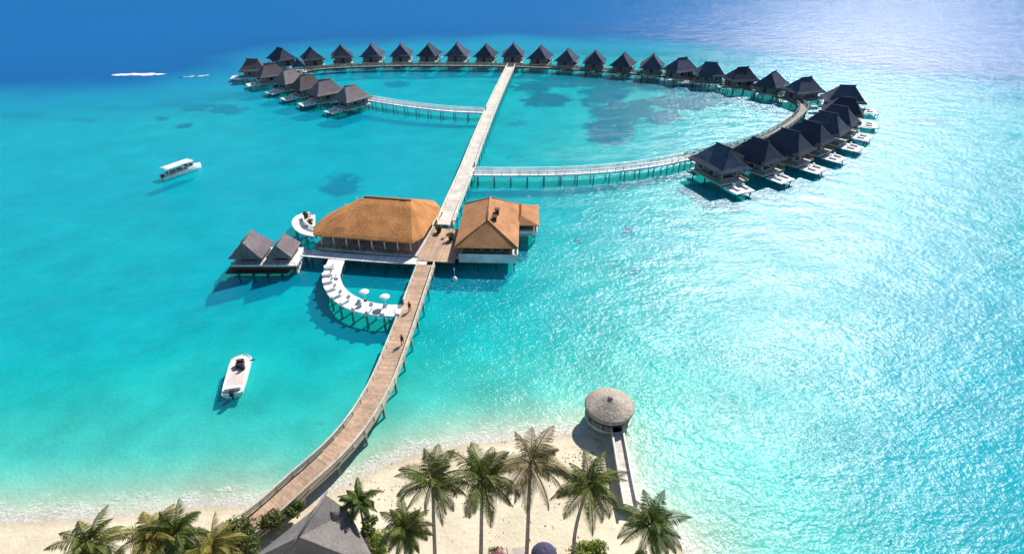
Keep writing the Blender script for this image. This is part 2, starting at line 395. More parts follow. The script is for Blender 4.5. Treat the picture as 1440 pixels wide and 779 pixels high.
gu = n.new('ShaderNodeMapRange'); gu.inputs[1].default_value = .35; gu.inputs[2].default_value = .66; gu.inputs[3].default_value = .82; gu.inputs[4].default_value = 1.18
l.new(tex(n, l, pos, .045, 4, .6, (1, 2.2, 1), R(-25)), gu.inputs[0])
w2 = math_n(n, l, 'MULTIPLY', w2, gu.outputs[0]); w3 = math_n(n, l, 'MULTIPLY', w3, gu.outputs[0])
hh = math_n(n, l, 'ADD', math_n(n, l, 'MULTIPLY', w1, .38), math_n(n, l, 'MULTIPLY', w2, .21))
hh = math_n(n, l, 'ADD', hh, math_n(n, l, 'MULTIPLY', w3, .065))
bp = n.new('ShaderNodeBump'); bp.inputs['Strength'].default_value = 1; bp.inputs['Distance'].default_value = 1.0; l.new(hh, bp.inputs['Height'])
gl = n.new('ShaderNodeBsdfGlossy'); gl.distribution = 'BECKMANN'; gl.inputs['Roughness'].default_value = .27; rg = n.new('ShaderNodeMapRange'); ch = n.new('ShaderNodeAttribute'); ch.attribute_name = 'chop'; rg.inputs[3].default_value = .235; rg.inputs[4].default_value = .365; l.new(ch.outputs['Fac'], rg.inputs[0]); l.new(rg.outputs[0], gl.inputs['Roughness'])
l.new(bp.outputs[0], gl.inputs['Normal'])
fr = n.new('ShaderNodeFresnel'); fr.inputs['IOR'].default_value = 1.35; l.new(bp.outputs[0], fr.inputs['Normal'])
fo = n.new('ShaderNodeMapRange'); fo.interpolation_type = 'SMOOTHSTEP'; fo.inputs[1].default_value = .16; fo.inputs[2].default_value = .05
fn = tex(n, l, pos, .5, 6, .7); fn2 = tex(n, l, pos, 3.0, 4, .7)
l.new(math_n(n, l, 'ADD', d, math_n(n, l, 'MULTIPLY', math_n(n, l, 'SUBTRACT', fn, .48), .55)), fo.inputs[0])
fb = n.new('ShaderNodeMapRange'); fb.inputs[1].default_value = .42; fb.inputs[2].default_value = .6; fb.inputs[4].default_value = .75; l.new(fn2, fb.inputs[0])
nb = n.new('ShaderNodeMapRange'); nb.interpolation_type = 'SMOOTHSTEP'; nb.inputs[1].default_value = .34; nb.inputs[2].default_value = .18; l.new(d, nb.inputs[0])
ff = math_n(n, l, 'MULTIPLY', math_n(n, l, 'MULTIPLY', fo.outputs[0], fb.outputs[0]), nb.outputs[0])
fd = n.new('ShaderNodeBsdfDiffuse'); fd.inputs[0].default_value = (.8, .8, .78, 1)
mf = n.new('ShaderNodeMixShader'); l.new(ff, mf.inputs[0]); l.new(m1.outputs[0], mf.inputs[1]); l.new(fd.outputs[0], mf.inputs[2]); m1 = mf
m2 = n.new('ShaderNodeMixShader'); l.new(math_n(n, l, 'MINIMUM', fr.outputs[0], .115), m2.inputs[0]); l.new(m1.outputs[0], m2.inputs[1]); l.new(gl.outputs[0], m2.inputs[2])
l.new(m2.outputs[0], out.inputs[0])
hmin = H.reshape(-1)[F].min(1)
Vw = VZ.copy(); Vw[:, 2] = 0
sheet('water', Vw, F[hmin < 0], {'depth': depth, 'chop': chop}, mw)

# breaking wave far left: low broken foam
def foam(name, pts, wid, label):
    mb = MB(); path = smooth_path(pts, 1.2); nor = path_normals(path); nC = 7; vs = []; fs = []
    for i, p in enumerate(path):
        e = math.sin(math.pi*i/(len(path)-1))**.5
        for k in range(nC):
            t = k/(nC-1)*2-1; ww = wid*e*(.7+.5*noise.noise(Vector((i*.35, 5, 2))))
            q = p+nor[i]*t*ww+Vector((noise.noise(Vector((i*.7, k, 1)))*.6, noise.noise(Vector((i*.7, k, 7)))*.9, 0))
            z = -.15+.62*(1-t*t)*e*(.7+.6*noise.noise(Vector((i*.6, k*.8, 3))))
            vs.append((q.x, q.y, z))
    for i in range(len(path)-1):
        for k in range(nC-1): fs.append((i*nC+k, i*nC+k+1, (i+1)*nC+k+1, (i+1)*nC+k))
    mb.add(vs, fs, True); o = ob(name, mb, M['white_mat'])
    o['label'] = label; o['category'] = 'foam'; o['kind'] = 'stuff'; return o
foam('wave_foam', [W(150, 106), W(185, 105), W(210, 105), W(238, 104.5)], 3.6, 'white foam of a wave breaking on the reef edge')
foam('wave_foam', [W(248, 110), W(275, 108), W(300, 106)], 1.1, 'faint foam streak right of the breaking wave')

# ------------------------------------------------------------------ boardwalks
pile_me = {}
def piling_mesh(r, z1, z0=-3.2):
    k = (round(r, 3), round(z1, 2), z0)
    if k not in pile_me:
        mb = MB(); mb.tube([(0, 0, z0), (0, 0, (z0+z1)/2), (0, 0, z1)], [r*1.1, r, r*.95], 8); pile_me[k] = mb.mesh('piling')
    return pile_me[k]
def boardwalk(name, label, pts, w, z, deckmat, railmat, cat='boardwalk', pile_step=5.0, rails=(1, 1), pile_mat='piling', th=.32, step=2.0, rail_h=1.0, gaps=()):
    path = smooth_path(pts, step); base = path[0].copy(); base.z = 0
    t = thing(name, label, cat, base)
    loc = [p-base for p in path]
    for p, q in zip(loc, path): p.z = z if z is not None else q.z
    mb = MB(); mb.strip(loc, w, None, .12); ob('deck', mb, deckmat, t)
    mb = MB(); nor = path_normals(loc)
    for s in (-1, 1):
        for i in range(len(loc)-1):
            mb.bar(loc[i]+nor[i]*s*(w/2-.18)-Vector((0, 0, .125+th/2)), loc[i+1]+nor[i+1]*s*(w/2-.18)-Vector((0, 0, .125+th/2)), .2, th)
    for p, nn in at_dist(loc, pile_step, .8):
        mb.bar(p-nn*(w/2-.1)-Vector((0, 0, .28+th)), p+nn*(w/2-.1)-Vector((0, 0, .28+th)), .22, .2)
    ob('beam', mb, railmat if pile_mat == 'piling' else pile_mat, t)
    for s, on in zip((-1, 1), rails):
        if not on: continue
        mb = MB()
        for i in range(len(loc)-1):
            a = loc[i]+nor[i]*s*(w/2-.09); b = loc[i+1]+nor[i+1]*s*(w/2-.09); mid = (a+b)/2+base
            if any((mid.xy-Vector(g[:2])).length < g[2] for g in gaps):
                if mb.v: ob('handrail', mb, railmat, t); mb = MB()
                continue
            up = Vector((0, 0, 1))
            mb.bar(a+up*rail_h, b+up*rail_h, .22, .08); mb.bar(a+up*rail_h*.62, b+up*rail_h*.62, .06, .16); mb.bar(a+up*rail_h*.3, b+up*rail_h*.3, .06, .16)
            mb.box(a+up*rail_h*.48, (.13, .13, rail_h*.96))
        if mb.v: ob('handrail', mb, railmat, t)
    r = .15 if w < 3 else .18
    for p, nn in at_dist(loc, pile_step, .8):
        zz = p.z-.3
        for s in (-1, 1):
            o = ob('piling', piling_mesh(r, round(zz, 1)), pile_mat, t); o.location = (p.x+nn.x*s*(w/2-.3), p.y+nn.y*s*(w/2-.3), 0)
    return t

Z0 = 2.0
J1 = [W(352, 742, .95), W(385, 715, 1.2), W(425, 678, 1.6), W(465, 643, 1.9), W(498, 606, 2), W(522, 570, 2), W(540, 535, 2), W(556, 495, 2), W(571, 455, 2), W(585, 415, 2), W(596, 384, 2), W(600, 372.5, 2)]
g1 = W(571, 434, 2); g2 = W(596, 372, 2)
boardwalk('wooden_boardwalk', 'long curving brown plank boardwalk from the beach to the orange-roofed buildings', J1, 3.05, None, 'wood_brown', 'wood_rail_tan', pile_step=4.5, rail_h=.85, gaps=[(g1.x-1.2, g1.y, 2.2)])
J2 = [W(626, 316, 2), W(636, 290, 2), W(655, 245, 2), W(676, 190, 2), W(697, 140, 2), W(719, 93, 2)]
gl_ = W(664, 240, 2); gr_ = W(684, 157, 2)
boardwalk('pale_boardwalk', 'straight pale boardwalk from the orange-roofed buildings to the far ring of villas', J2, 3.4, 2.0, 'wood_pale', 'wood_rail', pile_step=5, gaps=[(gl_.x+1.5, gl_.y, 2.2), (gr_.x-1.5, gr_.y, 2.4)])
J3 = [W(667, 243.5, 2), W(720, 244, 2), W(790, 243, 2), W(860, 238.5, 2), W(920, 231, 2), W(966, 222, 2)]
boardwalk('white_pier', 'slightly curved white pier on many pilings leading to the right arm of villas', J3, 2.6, 2.0, 'wood_white', 'wood_rail_white', 'pier', pile_step=4)
J4 = [W(681, 157.5, 2), W(630, 155, 2), W(570, 148, 2), W(519, 140, 2)]
boardwalk('white_pier', 'short white pier leading to the left arm of villas', J4, 2.4, 2.0, 'wood_white', 'wood_rail_white', 'pier', pile_step=4.5)
RING = [(966, 222), (1008, 213), (1050, 202), (1084, 189), (1110, 174), (1128, 158), (1128, 148), (1108, 138), (1075, 129), (1035, 120.5), (985, 112), (930, 106), (870, 101), (800, 96.5), (722, 93), (640, 92), (560, 92), (490, 94), (448, 97),
        (425, 101), (418, 106), (430, 113), (462, 123), (496, 133), (519, 140)]
ringW = [W(x, y, 2) for x, y in RING]
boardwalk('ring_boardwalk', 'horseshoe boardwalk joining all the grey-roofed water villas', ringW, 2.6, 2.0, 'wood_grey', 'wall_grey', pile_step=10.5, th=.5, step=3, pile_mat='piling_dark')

# ------------------------------------------------------------------ roofs
def roof_loft(outline, ra, rb, prof, th=.28, jitter=0, seed=0):
    """thatched roof: outline points lofted to the ridge ra-rb; prof = [(t, z), ...] from eave (t=0) to ridge (t=1)"""
    mb = MB(); n = len(outline); ra, rb = Vector(ra), Vector(rb); ax = rb-ra; L2 = max(ax.length_squared, 1e-9)
    xs_ = [(Vector(p)-ra).dot(ax)/L2 for p in outline]
    lo, hi = min(xs_), max(xs_)
    vs = []
    for t, z in prof:
        for p, xx in zip(outline, xs_):
            p = Vector(p); tt = min(max(xx, 0), 1) if ax.length > 1e-3 else 0
            r = ra+ax*tt; q = p.lerp(r, t)
            j = jitter*noise.noise(Vector((q.x*.9+seed, q.y*.9, t*3)))
            vs.append((q.x, q.y, z+j))
    fs = []
    for i in range(len(prof)-1):
        for k in range(n): fs.append((i*n+k, i*n+(k+1) % n, (i+1)*n+(k+1) % n, (i+1)*n+k))
    o = len(vs); c = sum((Vector(p) for p in outline), Vector((0, 0)))/n
    for p in outline:
        q = Vector(p).lerp(c, .03); vs.append((q.x, q.y, prof[0][1]-th))
    for k in range(n): fs.append((o+k, o+(k+1) % n, (k+1) % n, k))
    fs.append(tuple(o+k for k in range(n))[::-1])
    mb.add(vs, fs); return mb
def rect(hw, hl, nx_=4, ny_=5, cx=0, cy=0):
    P = []
    for i in range(nx_): P.append((cx-hw+2*hw*i/nx_, cy-hl))
    for i in range(ny_): P.append((cx+hw, cy-hl+2*hl*i/ny_))
    for i in range(nx_): P.append((cx+hw-2*hw*i/nx_, cy+hl))
    for i in range(ny_): P.append((cx-hw, cy+hl-2*hl*i/ny_))
    return P

# ------------------------------------------------------------------ water villas
def make_villa(roofmat, nm='water_villa'):
    """local +Y points out to sea; the ring boardwalk lies about 9 m behind (-Y)"""
    t = thing(nm, 'x', 'villa', (0, 0, 0))
    mb = MB(); mb.box((0, .5, 1.9), (8.4, 11, .26)); mb.box((0, .5, 1.66), (7.6, 10.4, .2)); ob('deck', mb, 'wood_pale', t)
    mb = MB(); mb.box((0, -.2, 3.7), (6.8, 8.2, 3.3)); ob('wall', mb, 'wall_grey', t)
    for s in (-1, 1):
        for yy in (-2.2, 1.6):
            mb = MB(); mb.box((s*3.43, yy, 3.6), (.1, 1.9, 1.7)); w_ = ob('window', mb, 'wall_white', t)
            mb = MB(); mb.box((s*3.5, yy, 3.6), (.06, 1.6, 1.4)); ob('pane', mb, 'glass', w_)
    mb = MB(); mb.box((0, 3.93, 3.3), (4.2, .1, 2.4)); d = ob('sliding_door', mb, 'wall_white', t)
    mb = MB(); mb.box((0, 4.0, 3.3), (3.9, .06, 2.1)); ob('pane', mb, 'glass', d)
    mb = MB(); mb.box((0, -4.33, 3.1), (1.2, .1, 2.1)); ob('door', mb, 'wood_dark', t)
    r = roof_loft(rect(4.7, 5.9), (0, -2.0), (0, 2.3), [(0, 4.55), (.22, 5.2), (.6, 6.9), (1, 8.8)], jitter=.10)
    ro = ob('roof', r, roofmat, t)
    mb = MB(); mb.tube([(0, -2.3, 8.82), (0, 0, 8.82), (0, 2.6, 8.88)], [.2, .22, .24], 7); ob('ridge_cap', mb, roofmat, ro)
    # lower white sun deck at the sea end
    mb = MB(); mb.box((.6, 8.4, 1.35), (5.4, 4.4, .2)); ob('sun_deck', mb, 'wood_white', t)
    mb = MB()
    for i in range(2): mb.box((-.6, 6.1+.3*i-.05, 1.75-.2*i), (1.6, .3, .12))
    ob('step', mb, 'wood_white', t)
    mb = MB()
    for s in (-1, 1): mb.bar((1.6+s*.35, 10.7, 1.9), (1.6+s*.35, 11.3, -.8), .08, .08)
    for k in range(5): mb.bar((1.25, 10.86+.1*k, 1.1-.4*k), (1.95, 10.86+.1*k, 1.1-.4*k), .06, .06)
    ob('ladder', mb, 'wood_rail_white', t)
    for sx in (-1.1, 1.5):
        mb = MB(); mb.box((sx, 8.5, 1.75), (.75, 1.5, .14)); mb.bar((sx, 7.8, 1.8), (sx, 7.3, 2.25), .75, .12); mb.box((sx, 8.4, 1.57), (.6, 1.7, .22))
        ob('lounger', mb, 'white_mat', t)
    for sx in (-4.05, 4.05):
        mb = MB(); mb.box((sx, 2, 2.55), (.1, 7.8, .9)); ob('balustrade', mb, 'wall_grey', t)
    mb = MB(); mb.box((0, -6.9, 1.86), (1.8, 3.8, .2)); ob('entry_walkway', mb, 'wood_pale', t)
    for x in (-3.4, 3.4):
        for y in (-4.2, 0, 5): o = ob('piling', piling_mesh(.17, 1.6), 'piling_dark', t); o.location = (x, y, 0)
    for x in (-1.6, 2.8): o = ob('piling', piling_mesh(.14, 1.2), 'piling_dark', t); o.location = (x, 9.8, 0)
    return t
ringline = [(p.x, p.y) for p in smooth_path(ringW, 1.5)]
def place_villa(src, px, py, label, group, z=6.4, first=[True], scale=1.0):
    o = src if src.get('fresh') else copy_tree(src)
    if src.get('fresh'): del src['fresh']
    if 'fresh' in o: del o['fresh']
    c = W(px, py, z); q = min(ringline, key=lambda a: (a[0]-c.x)**2+(a[1]-c.y)**2)
    d = Vector((c.x-q[0], c.y-q[1])); a = math.atan2(d.y, d.x)-math.pi/2
    a += R(random.uniform(-4, 4)); scale *= random.uniform(.95, 1.04)
    o.location = (c.x, c.y, 0); o.rotation_euler = (0, 0, a); o.scale = (scale, scale, scale)
    tag(o, label, 'villa', group); return o
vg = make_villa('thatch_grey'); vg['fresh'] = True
vd = make_villa('thatch_shaded'); vd['fresh'] = True
GB, GR, GL = 'water villas of the far row', 'water villas of the right arm', 'water villas of the left arm'
ORD = ['first', 'second', 'third', 'fourth', 'fifth', 'sixth', 'seventh', 'eighth', 'ninth', 'tenth', 'eleventh']
back = [(395, 75), (438, 74.5), (480, 71.5), (523, 70), (564, 69.5), (603, 69), (643, 69.5), (683, 70), (722, 70.5), (760, 73), (798, 76), (837, 79), (877, 82.5), (918, 86), (958, 91), (999, 97), (1043, 103), (1086, 110), (1131, 119)]
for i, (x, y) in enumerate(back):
    if i == 8: lab = 'shade-toned thatched villa of the far row, directly behind the end of the pale boardwalk'
    elif i < 8: lab = f'shade-toned thatched villa of the far row, {ORD[7-i]} left of the pale boardwalk\'s end'
    else: lab = f'shade-toned thatched villa of the far row, {ORD[i-9]} right of the pale boardwalk\'s end'
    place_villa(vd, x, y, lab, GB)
rightv = [(1014, 219), (1066, 208), (1107, 197), (1138, 184), (1160, 172), (1177, 160), (1188, 147), (1188, 132)]
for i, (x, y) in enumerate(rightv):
    place_villa(vd, x, y, f'shade-toned villa with white sea deck, {ORD[i]} from the white pier in the right arm', GR)
leftv = [(494, 132), (459, 124), (432, 116.5), (407, 108), (382, 100), (357, 93)]
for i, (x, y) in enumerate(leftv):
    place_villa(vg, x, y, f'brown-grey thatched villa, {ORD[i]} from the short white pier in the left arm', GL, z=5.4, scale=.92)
# small shelter at the bend of the ring
c = W(420, 93, 4)
t = thing('thatched_shelter', 'small dark thatched shelter on stilts between the left arm and the far row', 'shelter', (c.x, c.y, 0), .3)
ob('roof', roof_loft(rect(2.6, 2.6), (0, -.4), (0, .4), [(0, 4.3), (.3, 5), (1, 6.9)], jitter=.06), 'thatch_shaded', t)
mb = MB(); mb.box((0, 0, 1.9), (5.5, 5.5, .25)); ob('deck', mb, 'wood_white', t)
for x in (-2, 2):
    for y in (-2, 2):
        mb = MB(); mb.box((x, y, 3.1), (.2, .2, 2.2)); ob('post', mb, 'wood_dark', t)
        o = ob('piling', piling_mesh(.15, 1.7), 'piling_dark', t); o.location = (x, y, 0)

# ------------------------------------------------------------------ orange-roofed restaurant
t = thing('restaurant', 'large open-sided building under one broad rounded orange thatch roof left of the boardwalk', 'restaurant', (-25.6, 94.3, 0), R(-9))
cor = [(-10.9, -5.6), (-9.6, -8.8), (9.4, -8.8), (10.7, -6.5), (10.7, 5.5), (8.6, 8.6), (-3.5, 8.6), (-10.6, -.8)]; ol = []
for k in range(8):
    p, q = Vector(cor[k]), Vector(cor[(k+1) % 8]); m_ = max(2, int((q-p).length/.6))
    for i in range(m_): ol.append(tuple(p.lerp(q, i/m_)))
ro = ob('roof', roof_loft(ol, (-2.6, .6), (6.2, .6), [(0, 4.6), (.06, 4.95), (.2, 5.55), (.4, 6.35), (.6, 7.1), (.8, 7.85), (.93, 8.25), (1, 8.35)], .4, .12), 'thatch_orange', t)
mb = MB(); mb.tube([(-2.9, .6, 8.34), (0, .6, 8.4), (6.5, .6, 8.36)], [.25, .28, .3], 8)

ob('ridge_cap', mb, 'ridge_orange', ro)
mb = MB(); mb.box((0, 0, 1.85), (20, 18, .3)); mb.box((0, 0, 1.5), (19.4, 17.4, .35)); ob('deck', mb, 'wood_pale', t)
mb = MB(); mb.box((1, 1.5, 2.9), (14, 10, 1.8)); mb.box((1, 1.5, 4.4), (11, 8, 1.5)); ob('shade_core', mb, 'wood_dark', t)  # dark core added so the open interior reads as shade
for k in range(8):
    mb = MB(); mb.box((-8.6+17.2*k/7, -8.0, 3.45), (.2, .2, 3.0)); ob('post', mb, 'wood_rail', t)
    mb = MB(); mb.box((-8.0+16.2*k/7, 7.6, 3.4), (.2, .2, 2.9)); ob('post', mb, 'wood_rail', t)
for y in (-4, 0, 4):
    for s in (-1, 1):
        mb = MB(); mb.box((s*8.8, y, 3.4), (.2, .2, 2.9)); ob('post', mb, 'wood_rail', t)
mb = MB(); mb.box((0, -8.85, 2.75), (18.8, .1, .08)); mb.box((0, -8.85, 2.4), (18.8, .06, .1))
for k in range(15): mb.box((-9.2+18.4*k/14, -8.85, 2.38), (.09, .09, .72))
ob('handrail', mb, 'wood_dark', t)
for x in np.linspace(-9, 9, 7):
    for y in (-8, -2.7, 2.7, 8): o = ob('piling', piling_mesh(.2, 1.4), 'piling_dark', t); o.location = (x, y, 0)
# dining tables on the open veranda of the restaurant
def local(o, x, y, z):
    return Matrix.Translation(o.location) @ o.rotation_euler.to_matrix().to_4x4() @ Vector((x, y, z))
def dining_table(loc, rz, label, group):
    q = thing('dining_table', label, 'table', loc, rz, group)
    mb = MB(); mb.box((0, 0, .74), (.95, .95, .05)); ob('tabletop', mb, 'white_mat', q)
    for x in (-.4, .4):
        for y in (-.4, .4): mb = MB(); mb.box((x, y, .36), (.06, .06, .71)); ob('leg', mb, 'wood_dark', q)
    return q

# walkway in front of the restaurant, west landing and steps
WK = [W(601, 368, 1.9), W(540, 364.5, 1.9), W(470, 359.5, 1.9), W(425, 355.5, 1.9)]
boardwalk('white_walkway', 'white walkway on pilings along the front of the open-sided restaurant', WK, 2.1, 1.9, 'wood_white', 'wood_rail_white', 'walkway', pile_step=3.6, rails=(0, 0), pile_mat='piling_dark')
a = W(422, 357.5, 1.85); b_ = W(413, 383, .1)
t = thing('stair', 'white stair leading down to the water beside the twin-roofed hut', 'stair', (a.x, a.y, 0))
dv = b_-a; dv.z = 0; L = dv.length; u = dv.normalized(); rz = math.atan2(u.y, u.x)
mb = MB()
for k in range(9): mb.box(u*(L*(k+.4)/9)+Vector((0, 0, 1.85-1.75*k/8)), (L/9*.96, 1.5, .07), rz)
ob('tread', mb, 'wood_white', t)
for s in (-1, 1):
    mb = MB(); nn = Vector((-u.y, u.x, 0))*s*.8
    mb.bar(nn+Vector((0, 0, 1.75)), nn+u*L+Vector((0, 0, .0)), .1, .3); mb.bar(nn+Vector((0, 0, 2.7)), nn+u*L+Vector((0, 0, .95)), .1, .08)
    for k in range(5): mb.box(nn+u*L*k/4+Vector((0, 0, 2.2-1.75*k/4)), (.08, .08, 1.0))
    ob('handrail', mb, 'wood_rail_white', t)

# ------------------------------------------------------------------ right-hand building with tan hip roof
t = thing('clubhouse', 'tan hip-roofed building with white terrace wall on stilts right of the boardwalk', 'building', (-4.3, 92.4, 0), R(-2))
ob('roof', roof_loft(rect(5.7, 9.1, 6, 8), (-.1, -4.3), (-.1, 5.0), [(0, 4.0), (.5, 5.65), (1, 7.3)], .3, .05, 3), 'shingle_brown', t)
ro = t.children[0] if t.children else [o for o in bpy.data.objects if o.parent == t][0]
mb = MB(); mb.tube([(-.1, -4.5, 7.3), (-.1, 5.2, 7.3)], .16, 7)
for sx, sy in ((-5.7, -9.1), (5.7, -9.1), (5.7, 9.1), (-5.7, 9.1)):
    mb.tube([(-.1, -4.3 if sy < 0 else 5, 7.28), (sx, sy, 4.02)], .13, 6)
ob('ridge_cap', mb, 'ridge_orange', ro)
for x, y, z in ((1.5, -.2, 6.7), (1.2, -3.2, 6.7)):
    mb = MB(); mb.box((x, y, z), (.7, .7, 1.2)); mb.box((x, y, z+.68), (1.0, 1.0, .14)); ob('roof_vent', mb, 'wood_dark', ro)
mb = MB(); mb.box((0, .2, 3.0), (9.2, 15.6, 2.2)); ob('wall', mb, 'wall_grey', t)
for k in range(5):
    mb = MB(); mb.box((-3.6+1.8*k, -7.63, 3.25), (1.3, .06, 1.2)); ob('window', mb, 'glass', t)
mb = MB(); mb.box((0, .2, 1.7), (11, 18, .3)); ob('deck', mb, 'wood_pale', t)
mb = MB(); mb.box((.2, -8.9, 1.75), (10.4, .2, 1.75)); mb.box((5.55, -4.5, 2.2), (.2, 8.4, .9)); ob('terrace_wall', mb, 'wall_white', t)
ob('side_roof', roof_loft(rect(2.2, 4.6, 3, 5, 7.3, 5), (6.0, 2.5), (6.0, 7.5), [(0, 3.7), (.5, 4.25), (1, 4.8)], .25, .05, 9), 'shingle_brown', t)
mb = MB(); mb.box((7.2, 4.6, 1.7), (4, 9, .25)); ob('side_deck', mb, 'wood_pale', t)
mb = MB(); mb.box((7, 6, 2.75), (3, 5.8, 1.8)); ob('side_wall', mb, 'wall_grey', t)
mb = MB(); mb.box((7.3, .15, 2.7), (3.8, .1, .08)); mb.box((7.3, .15, 2.25), (3.8, .06, .5)); mb.box((9.15, 2.3, 2.7), (.1, 4.2, .08)); mb.box((9.15, 2.3, 2.25), (.06, 4.2, .5)); ob('balustrade', mb, 'wood_rail_white', t)
for x in (-5, -1.7, 1.7, 5, 8.6):
    for y in (-8, -2.7, 2.7, 8):
        if x > 8 and y < 2: continue
        o = ob('piling', piling_mesh(.2, 1.6), 'piling_dark', t); o.location = (x, y, 0)
club = t

# crossing deck between the two buildings
t = thing('crossing_deck', 'wide pale brown deck where the boardwalk passes between the orange-roofed buildings', 'deck', (-13.0, 88.2, 0), R(-6))
mb = MB(); mb.box((0, 0, 1.95), (6.8, 12.4, .12)); ob('floor', mb, 'wood_brown', t)
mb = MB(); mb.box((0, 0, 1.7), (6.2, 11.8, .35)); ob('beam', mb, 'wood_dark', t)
for x in (-2.8, 2.8):
    for y in (-5, -1.7, 1.7, 5): o = ob('piling', piling_mesh(.2, 1.5), 'piling_dark', t); o.location = (x, y, 0)
cross = t

def leaf_cloud(mb, c, rx, ry, rz, n, ls, seed):
    rnd = random.Random(seed); lob = [(Vector((rnd.uniform(-.6, .6)*rx, rnd.uniform(-.6, .6)*ry, rnd.uniform(-.2, .55)*rz)), rnd.uniform(.38, .62)) for _ in range(9)]
    for i in range(n):
        lc, lr = rnd.choice(lob)
        while True:
            p = Vector((rnd.uniform(-1, 1), rnd.uniform(-1, 1), rnd.uniform(-1, 1)))
            if .35 < p.length < 1: break
        q = Vector(c)+lc+Vector((p.x*rx*lr, p.y*ry*lr, p.z*rz*lr))
        nrm = (p+Vector((rnd.gauss(0, .5), rnd.gauss(0, .5), rnd.gauss(.5, .5)))).normalized()
        a = nrm.orthogonal().normalized(); a = Matrix.Rotation(rnd.uniform(0, 6.28), 3, nrm) @ a; b = nrm.cross(a)
        s_ = ls*rnd.uniform(.6, 1.3)
        mb.add([q-a*s_, q+b*s_*.42, q+a*s_, q-b*s_*.42], [(0, 1, 2, 3)])
def bush(label, loc, rx, ry, rz, mat, n, ls, seed, nm='shrub', cat='shrub', group=None):
    t = thing(nm, label, cat, loc, 0, group)
    mb = MB(); leaf_cloud(mb, (0, 0, rz*.85), rx, ry, rz, n, ls, seed); ob('foliage', mb, mat, t)
    mb = MB(); rnd = random.Random(seed)
    for k in range(7):
        a = rnd.uniform(0, 6.28); mb.tube([(0, 0, -.2), (math.cos(a)*rx*.25, math.sin(a)*ry*.25, rz*.5), (math.cos(a)*rx*.6, math.sin(a)*ry*.6, rz*1.1)], [.07, .05, .02], 5)
    ob('stem', mb, 'stem', t); return t
# potted shrubs and lamp posts on the crossing
for i, (px, py, lab) in enumerate(((602, 319, 'dark potted shrub at the corner of the crossing by the restaurant roof'), (617, 323, 'low dark potted shrub in the middle of the crossing deck'), (634, 334, 'dark potted shrub on the crossing beside the tan-roofed building'))):
    c = W(px, py, 2.6)
    t = thing('potted_shrub', lab, 'potted plant', (c.x, c.y, 2.012), 0, 'potted shrubs on the crossing')
    mb = MB(); mb.lathe([(0, 0), (.38, 0), (.5, .6), (.44, .6), (.40, .5), (0, .5)], 14); ob('pot', mb, 'wood_dark', t)
    mb = MB(); leaf_cloud(mb, (0, 0, 1.0), .85, .8, .6, 420, .16, 40+i); ob('foliage', mb, 'leaf', t)
for i, (px, py, lab) in enumerate(((640, 316, 'white lamp post at the start of the pale boardwalk'), (632, 323, 'white lamp post at the crossing corner near the tan-roofed building'))):
    c = W(px, py, 3)
    t = thing('lamp_post', lab, 'lamp post', (c.x, c.y, 2.012), 0, 'lamp posts at the crossing')
    mb = MB(); mb.tube([(0, 0, 0), (0, 0, 1.7)], .07, 8); mb.lathe([(0, 0), (.16, 0), (.16, .1), (.08, .14)], 10); ob('post', mb, 'wood_rail_white', t)
    mb = MB(); mb.box((0, 0, 1.9), (.36, .36, .42)); mb.box((0, 0, 2.14), (.5, .5, .06)); ob('lantern', mb, 'white', t)

# ------------------------------------------------------------------ curved white sun terrace and small C-shaped deck
TD = [W(474, 363.5, 1.8), W(468.5, 377, 1.8), W(466, 391, 1.8), W(471, 406, 1.8), W(484, 419, 1.8), W(506, 429.5, 1.8), W(535, 435.5, 1.8), W(566, 436.5, 1.8)]
boardwalk('curved_terrace', 'half-round white terrace on pilings curving from the walkway to the brown boardwalk', TD, 3.0, 1.8, 'wood_white', 'wood_rail_white', 'terrace', pile_step=2.6, rails=(0, 0), step=1.0, th=.25)
CD = [W(436, 301, 1.8), W(424, 304, 1.8), W(419, 311, 1.8), W(423, 320, 1.8), W(434, 326, 1.8), W(451, 329, 1.8)]
boardwalk('curved_terrace', 'small white C-shaped terrace at the left tip of the restaurant', CD, 2.4, 1.8, 'wood_white', 'wood_rail_white', 'terrace', pile_step=3, rails=(1, 0), step=1.0, rail_h=.8)
def make_lounger():
    q = thing('sun_lounger', 'x', 'lounger')
    mb = MB(); mb.box((0, -.1, .33), (.66, 1.9, .07)); ob('frame', mb, 'wood_rail_white', q)
    mb = MB(); mb.box((0, -.35, .42), (.62, 1.3, .11)); ob('mattress', mb, 'white_mat', q)
    mb = MB(); mb.bar((0, .3, .43), (0, .82, .85), .62, .1); ob('backrest', mb, 'white_mat', q)
    for x in (-.28, .28):
        for y in (-.95, .7): mb = MB(); mb.box((x, y, .15), (.06, .06, .3)); ob('leg', mb, 'wood_rail_white', q)
    return q
tp = smooth_path(TD, .5); spots = at_dist(tp, 2.3, 3.2)
lg = make_lounger(); k = 0
names = ['nearest the restaurant walkway', 'second from the restaurant walkway', 'third from the restaurant walkway', 'fourth from the restaurant walkway', 'fifth from the restaurant walkway', 'sixth from the restaurant walkway',
         'fifth from the brown boardwalk', 'fourth from the brown boardwalk', 'third from the brown boardwalk', 'second from the brown boardwalk', 'nearest the brown boardwalk']
for i, (p, nn) in enumerate(spots[:11]):
    o = lg if i == 0 else copy_tree(lg)
    o.location = (p.x-nn.x*(-.5), p.y-nn.y*(-.5), 1.806); o.rotation_euler = (0, 0, math.atan2(nn.y, nn.x)+math.pi/2)
    tag(o, 'white sun lounger on the half-round terrace, '+names[i], 'lounger', 'sun loungers on the half-round terrace')
